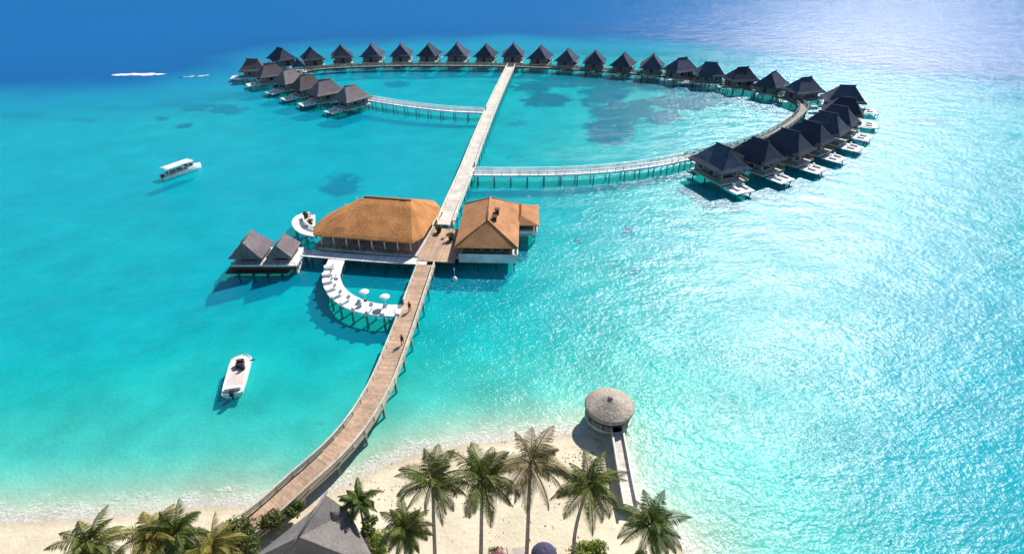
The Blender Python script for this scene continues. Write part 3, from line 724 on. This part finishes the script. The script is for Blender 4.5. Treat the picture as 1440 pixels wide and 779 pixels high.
def parasol(nm, label, loc, r, h, mat, group=None, dome=.5, polemat='wood_rail_white'):
    q = thing(nm, label, 'parasol', loc, random.uniform(0, 1), group)
    mb = MB(); n_ = 8; prof = [(r*1.0, 0), (r*.86, dome*.34), (r*.6, dome*.68), (r*.3, dome*.9), (.03, dome)]
    mb.lathe([(a, h+b) for a, b in prof]+[(a, h+b-.03) for a, b in prof[::-1]]+[(r, h)], 16); ob('canopy', mb, mat, q)
    mb = MB(); mb.tube([(0, 0, 0), (0, 0, h+dome*.97)], .035, 7); ob('pole', mb, polemat, q)
    mb = MB()
    for k in range(8): a = k*math.pi/4; mb.bar((0, 0, h+dome*.55), (math.cos(a)*r*.8, math.sin(a)*r*.8, h+dome*.38), .02, .02)
    ob('rib', mb, polemat, q)
    mb = MB(); mb.lathe([(0, .0), (.28, 0), (.28, .08), (.06, .12), (0, .12)], 14); ob('base', mb, 'black', q)
    return q
c = [W(541, 433, 2), W(512, 426, 2), W(471, 388, 2)]
for i, lab in enumerate(('small white parasol on the half-round terrace close to the brown boardwalk', 'small white parasol mid-way round the half-round terrace')):
    parasol('parasol', lab, (c[i].x, c[i].y+.9, 1.806), .8, 1.7, 'white_mat', 'white parasols on the half-round terrace', .3)
dining_table((c[2].x+.6, c[2].y, 1.806), .2, 'small white-topped table on the straight part of the half-round terrace', None)
c = W(431, 306, 1.8); q = W(437, 316, 1.8)
for i, (p, lab) in enumerate(((c, 'small dark shrub inside the C-shaped terrace, upper one'), (q, 'small dark shrub inside the C-shaped terrace, lower one'))):
    t = thing('potted_shrub', lab, 'potted plant', (p.x, p.y, 1.806 if i else 1.806), 0, 'shrubs of the C-shaped terrace')
    mb = MB(); mb.lathe([(0, 0), (.3, 0), (.4, .5), (.34, .5), (0, .42)], 12); ob('pot', mb, 'wood_dark', t)
    mb = MB(); leaf_cloud(mb, (0, 0, .85), .7, .7, .5, 260, .15, 60+i); ob('foliage', mb, 'leaf', t)
mid = (c+q)/2
t = thing('planter_deck', 'small inner platform of the C-shaped terrace under the shrubs', 'platform', (mid.x, mid.y, 0), .3)
mb = MB(); mb.box((0, 0, 1.745), (2.6, 5.4, .12)); ob('floor', mb, 'wood_pale', t)
for yy in (-2, 2): o = ob('piling', piling_mesh(.15, 1.68), 'piling', t); o.location = (0, yy, 0)

# ------------------------------------------------------------------ twin-roofed hut
c = W(371, 372, 2)
t = thing('overwater_hut', 'dark hut on stilts with two steep grey roofs, left end of the white walkway', 'hut', (c.x, c.y+2.6, 0), 0)
mb = MB(); mb.box((0, .3, 1.87), (11.6, 6.4, .26)); ob('deck', mb, 'wood_white', t)
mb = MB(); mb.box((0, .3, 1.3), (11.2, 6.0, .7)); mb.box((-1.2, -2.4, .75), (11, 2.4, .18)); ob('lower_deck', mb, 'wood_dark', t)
for cx_, hw, hl, zt in ((-2.95, 3.0, 3.1, 6.3), (2.75, 2.25, 2.7, 5.6)):
    ro = ob('roof', roof_loft(rect(hw, hl, 4, 4, cx_, .4), (cx_, -2.2), (cx_, 2.2), [(0, 3.3), (.25, 3.85), (1, zt)], .22, .06, cx_), 'thatch_grey', t)
    mb = MB(); mb.tube([(cx_, -2.3, zt), (cx_, 2.4, zt)], .14, 7); ob('ridge_cap', mb, 'thatch_grey', ro)
    mb = MB(); mb.box((cx_, .6, 2.85), (hw*1.5, hl*1.35, 1.75)); ob('wall', mb, 'wall_grey', t)
    mb = MB(); mb.box((cx_, .6-hl*.675-.03, 2.8), (hw*.9, .05, 1.2)); ob('window', mb, 'glass', t)
mb = MB(); mb.box((0, -2.75, 2.5), (11.2, .08, .08))
for k in range(12): mb.box((-5.55+11.1*k/11, -2.75, 2.25), (.07, .07, .5))
ob('handrail', mb, 'wood_dark', t)
for x in (-5.2, -2.6, 0, 2.6, 5.2):
    for y in (-2.3, 2.8): o = ob('piling', piling_mesh(.18, 1.1), 'piling_dark', t); o.location = (x, y, 0)

# ------------------------------------------------------------------ round pavilion and its jetty
c = W(857, 571, 2.6); PC = c.copy()
t = thing('round_pavilion', 'round pavilion with shallow weathered thatch roof at the jetty\'s end', 'pavilion', (c.x, c.y, 0))
ring_o = [(3.05*math.cos(2*math.pi*k/40), 3.05*math.sin(2*math.pi*k/40)) for k in range(40)]
ro = ob('roof', roof_loft(ring_o, (0, 0), (0, 0), [(0, 2.75), (.08, 2.95), (.35, 3.3), (.7, 3.75), (.93, 4.05), (1, 4.08)], .3, .1, 4), 'round_thatch', t)
for p in ro.data.polygons: p.use_smooth = True
mb = MB(); mb.lathe([(.34, 4.0), (.3, 4.18), (.1, 4.28), (0, 4.28)], 12); ob('finial', mb, 'round_thatch', ro)
mb = MB(); mb.lathe([(0, 1.2), (2.9, 1.2), (2.9, .95), (0, .95)], 32, smooth=False); ob('deck', mb, 'wood_pale', t)
for k in range(8):
    a = k*math.pi/4+.39; mb = MB(); mb.tube([(2.6*math.cos(a), 2.6*math.sin(a), 1.2), (2.6*math.cos(a), 2.6*math.sin(a), 2.9)], .09, 8); ob('post', mb, 'wood_dark', t)
    o = ob('piling', piling_mesh(.14, .95), 'piling', t); o.location = (2.3*math.cos(a), 2.3*math.sin(a), 0)
mb = MB(); mb.lathe([(2.75, 1.95), (2.75, 2.05), (2.65, 2.05), (2.65, 1.95), (2.75, 1.95)], 32, smooth=False); ob('handrail', mb, 'wood_dark', t)
J5 = [W(865, 593, 1.2), W(871, 625, 1.2), W(878, 665, 1.2), W(887, 712, 1.2)]
boardwalk('narrow_jetty', 'narrow pale jetty running from the beach to the round pavilion', J5, 1.55, 1.2, 'wood_pale', 'wood_rail', 'jetty', pile_step=2.6, rails=(1, 1), rail_h=.45, th=.2)

# ------------------------------------------------------------------ near building with slate roof
t = thing('beach_house', 'building with a large grey shingle roof in front of the boardwalk\'s landing', 'building', (-18.2, 27.5, 1.2))
def P(x, y, z): return (x+18.2, y-27.5, z-1.2)
A, B = P(-17.6, 31.6, 7.0), P(-18.75, 27.4, 7.0)
Cc, D, E, Fp = P(-15.9, 31.7, 4.3), P(-12.9, 27.7, 3.95), P(-19.5, 31.7, 4.3), P(-23.8, 27.0, 3.9)
G, Hh = P(-21.2, 26.65, 3.8), P(-12.3, 26.55, 3.8)
def slab(pts, th):
    mb = MB(); n_ = len(pts); vs = [Vector(p) for p in pts]; vs += [v-Vector((0, 0, th)) for v in vs]
    mb.add(vs, [tuple(range(n_)), tuple(range(n_, 2*n_))[::-1]]+[(i, n_+i, n_+(i+1) % n_, (i+1) % n_) for i in range(n_)]); return mb
K1, K2 = P(-20.6, 23.6, 4.3), P(-14.4, 24.2, 4.35)
mb = MB()
for q in ([B, Hh, D], [B, D, Cc], [B, Cc, A], [B, A, E], [B, E, Fp], [B, Fp, G], [B, G, Hh]):
    c_ = slab(q, .16); mb.add(c_.v, c_.f)
ro = ob('roof', mb, 'slate', t)
mb = MB(); mb.tube([Vector(A)+Vector((.05, .35, .03)), Vector(B)+Vector((0, 0, .04))], .12, 7); mb.tube([B, G], .1, 6); mb.tube([B, Hh], .1, 6); ob('ridge_cap', mb, 'slate', ro)
mb = MB(); mb.add([P(-16.6, 31.3, 1.0), P(-13.9, 27.7, 1.0), P(-14.0, 27.15, 1.0), P(-20.9, 27.15, 1.0), P(-22.2, 27.5, 1.0), P(-19, 31.3, 1.0),
                   P(-16.6, 31.3, 4.5), P(-13.9, 27.7, 4.1), P(-14.0, 27.15, 4.1), P(-20.9, 27.15, 4.1), P(-22.2, 27.5, 4.1), P(-19, 31.3, 4.5)],
                  [(i, (i+1) % 6, 6+(i+1) % 6, 6+i) for i in range(6)]+[(6, 7, 8, 9, 10, 11)]); ob('wall', mb, 'wall_grey', t)
mb = MB(); mb.add([P(-17.6, 31.35, 6.7), P(-16.2, 31.35, 4.3), P(-19.1, 31.35, 4.3)], [(0, 1, 2)]); ob('gable', mb, 'wood_dark', t)

# ------------------------------------------------------------------ palms
def palm(label, base_px, crown_px, r=3.6, nf=24, seed=1, mat='frond', tr=.19, cat='palm tree', group='coconut palms on the beach', bend=.0, dry=3, nuts=True, droop=1.0):
    b = W(*base_px, .9); v = crown_px[1]-389.5
    k = (FPX*math.cos(PITCH)-v*math.sin(PITCH))/(FPX*math.sin(PITCH)+v*math.cos(PITCH))
    zc = CAM_H-b.y/k                                   # crown height above the water when it stands over its base
    c = W(crown_px[0], crown_px[1], zc); rnd = random.Random(seed)
    t = thing('palm_tree', label, cat, (b.x, b.y, b.z), 0, group)
    top = c-b; mb = MB(); pts = []; rad = []
    for i in range(15):
        s_ = i/14; p = Vector((top.x*s_+bend*math.sin(math.pi*s_), top.y*s_, top.z*s_-.25*(i == 0)))
        pts.append(p); rad.append(tr*(1.0+.6*max(0, 1-s_*7)-.38*s_)*(1+.05*(i % 2)))
    mb.tube(pts, rad, 9); ob('trunk', mb, 'trunk', t)
    mb = MB(); dr = MB()
    for i in range(nf):
        f = i/(nf-1); az = i*2.39996+rnd.uniform(-.4, .4); az += .22*math.sin(az-2.6); el = R(82)-f**.85*R(112)+rnd.uniform(-.22, .22)
        isdry = i >= nf-dry; m = dr if isdry else mb
        L = r*rnd.uniform(.88, 1.12)*(1.0 if f > .12 else .75); ns = 22; p = top.copy()+Vector((0, 0, .1)); a = el
        hd = Vector((math.cos(az), math.sin(az), 0)); sd = Vector((-hd.y, hd.x, 0)); sag = (R(70)+rnd.uniform(-.2, .35))*droop; path = [p.copy()]
        tw = rnd.uniform(-.8, .8)
        for q in range(ns):
            a2 = el-sag*((q+1)/ns)**1.5; dvec = hd*math.cos(a2)+Vector((0, 0, math.sin(a2))); p = p+dvec*(L/ns); path.append(p.copy())
            up = hd*(-math.sin(a2))+Vector((0, 0, math.cos(a2))); sq = (q+.5)/ns
            ll = r*.27*math.sin(math.pi*min(1, .12+.88*sq)**.75)*rnd.uniform(.85, 1.15)+.08
            if sq < .1: continue
            s2 = sd*math.cos(tw)+up*math.sin(tw); u2 = up*math.cos(tw)-sd*math.sin(tw)
            for s_ in (-1, 1):
                for h_ in (0, .5):
                    bp_ = p-dvec*(L/ns)*h_
                    dd_ = (s2*s_*.78+dvec*(.45+.35*sq)-u2*.0-Vector((0, 0, 1))*(.38+.25*rnd.random())).normalized()
                    wv = dvec*.036
                    m1_ = bp_+dd_*ll*.55+Vector((0, 0, .03)); tip = bp_+dd_*ll-Vector((0, 0, .12*ll))
                    m.add([bp_-wv*.6, bp_+wv*.6, m1_+wv, m1_-wv, tip], [(0, 1, 2, 3), (3, 2, 4)])
        m.tube(path[::3]+[path[-1]], [.045]*(len(path[::3]))+[.012], 5, cap=False)
    ob('crown', mb, mat, t)
    if dry: ob('dry_frond', dr, 'frond_brown', t)
    if nuts:
        mb = MB()
        for k in range(7):
            a = k*.95; mb.lathe([(0, -.15), (.1, -.1), (.13, 0), (.09, .11), (0, .15)], 8, top+Vector((math.cos(a)*.3, math.sin(a)*.3, -.28-.1*(k % 2))))
        ob('coconut_cluster', mb, 'coconut', t)
    return t
palm('tall straight palm with bare trunk, left of the four beach palms in a row', (612, 792), (608, 676), 3.6, 22, 11)
palm('dense tall palm second in the row of four on the beach', (676, 795), (678, 672), 3.9, 26, 23, tr=.2)
palm('tallest sparse palm whose brownish crown reaches over the shoreline', (740, 794), (746, 652), 3.9, 17, 37, mat='frond_brown', tr=.2, dry=2, nuts=False)
palm('leaning palm with a drooping dark crown beside the narrow jetty', (806, 792), (828, 683), 3.7, 25, 41, bend=-.4)
palm('short bushy palm in front of the beach, between grey roof and row of palms', (570, 800), (570, 741), 2.9, 26, 53, dry=1)
palm('green palm at the right tip of the beach beside the water', (930, 802), (916, 738), 3.5, 24, 67, mat='frond_green', dry=1)
palm('low green palm behind the right corner of the grey shingle roof', (512, 742), (505, 704), 2.3, 22, 71, mat='frond_green', dry=0, nuts=False, tr=.13)
palm('yellow-green palm at bottom left whose frond points up over the shallows', (246, 800), (250, 748), 3.2, 22, 83, mat='frond_green', dry=1)
palm('pale yellow-green palm at the bottom left edge of the beach', (215, 806), (214, 752), 3.4, 24, 97, mat='frond_yellow', dry=2)
palm('wide yellow-green palm between the bottom left palms and the round shrubs', (302, 806), (300, 768), 3.0, 24, 101, mat='frond_yellow', dry=3)
palm('palm leaning over the sand at the far left of the beach', (130, 812), (126, 764), 3.3, 24, 113, mat='frond', dry=1)

# shrubs
SH = [('tall leafy shrub by the landward end of the brown boardwalk', 345, 752, 1.7, 1.5, 1.5, 'leaf', 1500), ('dark hedge shrub along the left eave of the grey shingle roof', 388, 738, 1.5, 1.3, 1.2, 'leaf', 1200),
      ('small shrub between boardwalk and the grey roof\'s left slope', 415, 722, 1.2, .9, .9, 'leaf', 900), ('leafy shrub at the bottom left of the grey roof', 350, 779, 1.8, 1.4, 1.5, 'leaf', 1300),
      ('dark shrub along the right eave of the grey shingle roof', 520, 748, .9, 1.3, 1.1, 'leaf', 900), ('mid green shrub below the right corner of the grey roof', 534, 775, 1.1, 1.6, 1.2, 'leaf_bright', 1000),
      ('bright lime green shrub at the bottom of the beach by the leaning palm', 826, 786, 1.9, 1.3, 1.5, 'leaf_bright', 1700), ('low shrub beneath the bottom left palms', 262, 784, 1.9, 1.4, 1.3, 'leaf', 1300),
      ('low olive shrub beside the pale yellow-green palm at the left', 222, 776, 1.6, 1.2, 1.1, 'leaf_bright', 900), ('dry yellowish shrub under the wide yellow-green palm', 318, 782, 1.4, 1.1, .9, 'leaf_bright', 800),
      ('shrub on the sand at the far left of the beach', 150, 790, 1.9, 1.3, 1.2, 'leaf', 1100), ('small dark shrub under the green palm at the right tip', 898, 790, 1.0, .8, .8, 'leaf', 500)]
for i, (lab, px, py, rx, ry, rz, mt, n_) in enumerate(SH):
    p = W(px, py, 1.0); bush(lab, (p.x, p.y, .9), rx, ry, rz, mt, n_, .17, 200+i, group='shrubs round the beach')
p = W(696, 783, 1.2)
t = bush('small pink flowering bush on the sand by the tall palms', (p.x, p.y, .9), .9, .8, .75, 'leaf', 350, .11, 301, 'flowering_bush', 'bush')
mb = MB(); leaf_cloud(mb, (0, 0, .8), .95, .85, .72, 520, .10, 302); ob('blossom', mb, 'leaf_pink', t)
# wrack line and fallen leaves on the sand
mb = MB(); rnd = random.Random(5)
for i in range(520):
    if i < 300:
        k = rnd.randint(4, len(shore)-8); p = shore[k].lerp(shore[k+1], rnd.random()); nrm_ = (shore[k+1]-shore[k]).normalized(); q = p+Vector((nrm_.y, -nrm_.x, 0))*(3.6+rnd.gauss(0, .45))
    else: q = Vector((rnd.uniform(-20, 12), rnd.uniform(26, 44), 0))
    if not inside(np.array([q.x]), np.array([q.y]), land_poly)[0]: continue
    dq = segdist(np.array([q.x]), np.array([q.y]), sp)[0]
    z = min(.10*dq, .9)+min(max(dq-9, 0)*.02, .4)+.06
    a = rnd.uniform(0, 3.14); L_ = rnd.uniform(.05, .2); w_ = L_*.35; u = Vector((math.cos(a), math.sin(a), .15)); v_ = Vector((-math.sin(a), math.cos(a), 0))
    q.z = z; mb.add([q-u*L_, q+v_*w_, q+u*L_, q-v_*w_], [(0, 1, 2, 3)])
o = ob('leaf_litter', mb, 'frond_brown'); o['label'] = 'brown fallen leaves and wrack scattered over the sand'; o['category'] = 'leaf litter'; o['kind'] = 'stuff'
# beach furniture
p = W(765, 779, 2.9)
parasol('beach_parasol', 'domed navy parasol on the sand at the foot of the tallest palm', (p.x, p.y, .95), 1.22, 2.0, 'navy_canvas', None, .75, 'wood_dark')
p = W(728, 778, 1.4)
t = thing('beach_lounger', 'beige sun lounger on the sand left of the navy parasol', 'lounger', (p.x, p.y, .98), R(100))
mb = MB(); mb.box((0, 0, .32), (1.2, 1.9, .08)); ob('frame', mb, 'wood_pale', t)
mb = MB(); mb.box((0, -.2, .43), (1.14, 1.4, .13)); ob('mattress', mb, 'beige_mat', t)
mb = MB(); mb.bar((0, .5, .45), (0, 1.0, .85), 1.14, .12); ob('backrest', mb, 'beige_mat', t)
for x in (-.5, .5):
    for y in (-.85, .8): mb = MB(); mb.box((x, y, .14), (.08, .08, .28)); ob('leg', mb, 'wood_pale', t)

# ------------------------------------------------------------------ boats
def hull(L, Wd, H_, sharp=.55, n=20):
    mb = MB(); secs = []
    for i in range(n+1):
        s_ = i/n; x = (s_-.5)*L
        w = Wd/2*(1-max(0, (s_-sharp)/(1-sharp))**2.2)*(.92+.08*min(1, s_*4)); w = max(w, .06)
        sh = H_*(1+.28*s_**2)
        secs.append([(x, -w, sh), (x, -w*.96, sh*.45), (x+.0, -w*.6, -.22), (x, 0, -.38*(1-.5*s_)), (x, w*.6, -.22), (x, w*.96, sh*.45), (x, w, sh), (x, w-.14 if w > .2 else w*.4, sh), (x, (w-.14 if w > .2 else w*.4), sh-.1), (x, -(w-.14 if w > .2 else w*.4), sh-.1), (x, -(w-.14 if w > .2 else w*.4), sh)])
    k = len(secs[0]); vs = [p for sct in secs for p in sct]; fs = []
    for i in range(n):
        for j in range(k):
            fs.append((i*k+j, i*k+(j+1) % k, (i+1)*k+(j+1) % k, (i+1)*k+j))
    fs += [tuple(range(k))[::-1], tuple(n*k+j for j in range(k))]
    mb.add(vs, fs); return mb
a, b = W(326, 552, .8), W(341, 499, .8); m = (a+b)/2; dv = b-a
t = thing('speedboat', 'white open speedboat with pinkish deck and dark console lying in the lagoon', 'boat', (m.x, m.y, 0), math.atan2(dv.y, dv.x))
ob('hull', hull(dv.length, 2.85, .75, .86), 'white', t)
mb = MB(); mb.box((-.9, 0, .72), (4.6, 2.1, .06)); ob('deck', mb, 'beige_deck', t)
mb = MB(); mb.box((1.5, -.15, 1.05), (1.0, 1.0, .6)); ob('console', mb, 'black', t)
mb = MB(); mb.bar((2.1, -.15, 1.3), (1.8, -.15, 1.75), 1.1, .04); ob('windscreen', mb, 'glass', t)
mb = MB(); mb.box((.75, -.6, .95), (.5, .5, .5)); mb.box((.55, -.6, 1.35), (.1, .5, .5)); ob('seat', mb, 'black', t)
mb = MB(); mb.box((-3.1, 0, .95), (.5, 2.0, .4)); ob('bench', mb, 'white_mat', t)
mb = MB(); mb.box((-4.0, 0, .85), (.5, .45, .75)); mb.tube([(-4.05, 0, .6), (-4.1, 0, -.4)], .1, 8); ob('outboard_motor', mb, 'black', t)
mb = MB(); mb.tube([(1.6, -1.1, 1.5), (2.8, -.95, 1.55), (3.5, 0, 1.6), (2.8, .95, 1.55), (1.6, 1.1, 1.5)], .025, 5)
for x, y in ((1.6, -1.1), (2.8, -.95), (2.8, .95), (1.6, 1.1)): mb.tube([(x, y, .85), (x, y, 1.53)], .02, 5)
ob('bow_rail', mb, 'wall_grey', t)
mb = MB(); mb.bar((2.2, -1.25, .9), (2.4, -1.9, .8), .14, .14); ob('fender', mb, 'black', t)
a, b = W(229, 249, .8), W(281, 231, .8); m = (a+b)/2; dv = b-a
t = thing('canopy_boat', 'white passenger boat with a full-length canopy moored at the far left', 'boat', (m.x, m.y, 0), math.atan2(dv.y, dv.x))
ob('hull', hull(dv.length*1.04, 3.0, 1.0, .6), 'white', t)
mb = MB(); mb.box((-.6, 0, 2.62), (7.0, 2.9, .12)); mb.box((-.6, 0, 2.72), (6.4, 2.3, .1)); ob('canopy', mb, 'white', t)
for x in (-3.8, -2, -.2, 1.2, 2.6):
    for s_ in (-1, 1): mb = MB(); mb.tube([(x, s_*1.25, .9), (x, s_*1.3, 2.58)], .06, 6); ob('canopy_post', mb, 'white', t)
mb = MB(); mb.box((1.9, 0, 1.6), (1.4, 2.0, 1.3)); ob('cabin', mb, 'white', t)
mb = MB(); mb.box((1.9, 0, 1.85), (1.44, 2.04, .5)); ob('cabin_window', mb, 'glass', t)
for s_ in (-1, 1): mb = MB(); mb.box((-1.4, s_*.9, 1.15), (4, .5, .45)); ob('bench', mb, 'beige_mat', t)
mb = MB(); mb.box((-4.9, 0, .9), (.5, .9, .8)); ob('outboard_motor', mb, 'black', t)
c = W(639.5, 391, .3)
t = thing('marker_buoy', 'small white marker buoy floating before the tan-roofed building', 'buoy', (c.x, c.y, 0))
mb = MB(); mb.lathe([(0, -.3), (.35, -.22), (.45, .05), (.38, .35), (.12, .6), (0, .6)], 14); ob('float', mb, 'white', t)
mb = MB(); mb.tube([(0, 0, .5), (0, 0, 2.3)], .035, 6); mb.box((0, 0, 2.15), (.22, .04, .3)); ob('pole', mb, 'white', t)

# ------------------------------------------------------------------ people on the boardwalk
def person(label, loc, rz, shirt, legs):
    t = thing('person', label, 'person', loc, rz, 'people on the brown boardwalk')
    J = {'pel': (0, 0, .93), 'wst': (0, .01, 1.1), 'chs': (0, .0, 1.33), 'nck': (0, .01, 1.49), 'hd': (0, .03, 1.62), 'top': (0, .02, 1.72)}
    rad = {'pel': .145, 'wst': .12, 'chs': .145, 'nck': .055, 'hd': .095, 'top': .06}
    ed = [('pel', 'wst'), ('wst', 'chs'), ('chs', 'nck'), ('nck', 'hd'), ('hd', 'top')]
    for s_, sn in ((-1, 'l'), (1, 'r')):
        st = .18*s_
        J.update({'hip'+sn: (.1*s_, 0, .88), 'kne'+sn: (.1*s_, st*.6+.05, .5), 'ank'+sn: (.1*s_, st*1.2-.03, .09), 'toe'+sn: (.1*s_, st*1.2+.14, .04),
                  'sho'+sn: (.2*s_, 0, 1.42), 'elb'+sn: (.25*s_, -st*.7, 1.14), 'wri'+sn: (.25*s_, -st*.9+.1, .9), 'han'+sn: (.24*s_, -st*.9+.14, .8)})
        rad.update({'hip'+sn: .095, 'kne'+sn: .062, 'ank'+sn: .045, 'toe'+sn: .04, 'sho'+sn: .06, 'elb'+sn: .042, 'wri'+sn: .032, 'han'+sn: .035})
        ed += [('pel', 'hip'+sn), ('hip'+sn, 'kne'+sn), ('kne'+sn, 'ank'+sn), ('ank'+sn, 'toe'+sn), ('chs', 'sho'+sn), ('sho'+sn, 'elb'+sn), ('elb'+sn, 'wri'+sn), ('wri'+sn, 'han'+sn)]
    def skinned(name, keys, mat, grow=0):
        ks = [k for k in J if k in keys]; ix = {k: i for i, k in enumerate(ks)}
        me = bpy.data.meshes.new(name); me.from_pydata([J[k] for k in ks], [(ix[a], ix[b]) for a, b in ed if a in ix and b in ix], [])
        o = bpy.data.objects.new(name, me); C.objects.link(o); o.parent = t; me.materials.append(M[mat])
        o.modifiers.new('skin', 'SKIN'); sv = me.skin_vertices[0].data
        for k in ks: sv[ix[k]].radius = (rad[k]+grow, rad[k]+grow)
        sv[0].use_root = True
        ss = o.modifiers.new('sub', 'SUBSURF'); ss.levels = 1; ss.render_levels = 1; return o
    skinned('body', set(J), 'skin')
    skinned('shirt', {'pel', 'wst', 'chs', 'shol', 'shor', 'elbl', 'elbr'}, shirt, .018)
    skinned('trousers', {'pel', 'hipl', 'hipr', 'knel', 'kner', 'ankl', 'ankr'}, legs, .02)
    mb = MB(); mb.lathe([(.1, 1.62), (.115, 1.68), (.09, 1.76), (0, 1.79)], 12, (0, 0, 0)); ob('hair', mb, 'hair', t)
    return t
c = W(566, 484, 2); person('person in dark clothes walking along the brown boardwalk', (c.x, c.y, 2.0), R(-8), 'cloth_dark', 'cloth_dark')
c = W(573, 437, 2); person('person in reddish shirt by the half-round terrace\'s end on the boardwalk', (c.x+.4, c.y, 2.0), R(170), 'cloth_red', 'cloth_dark')
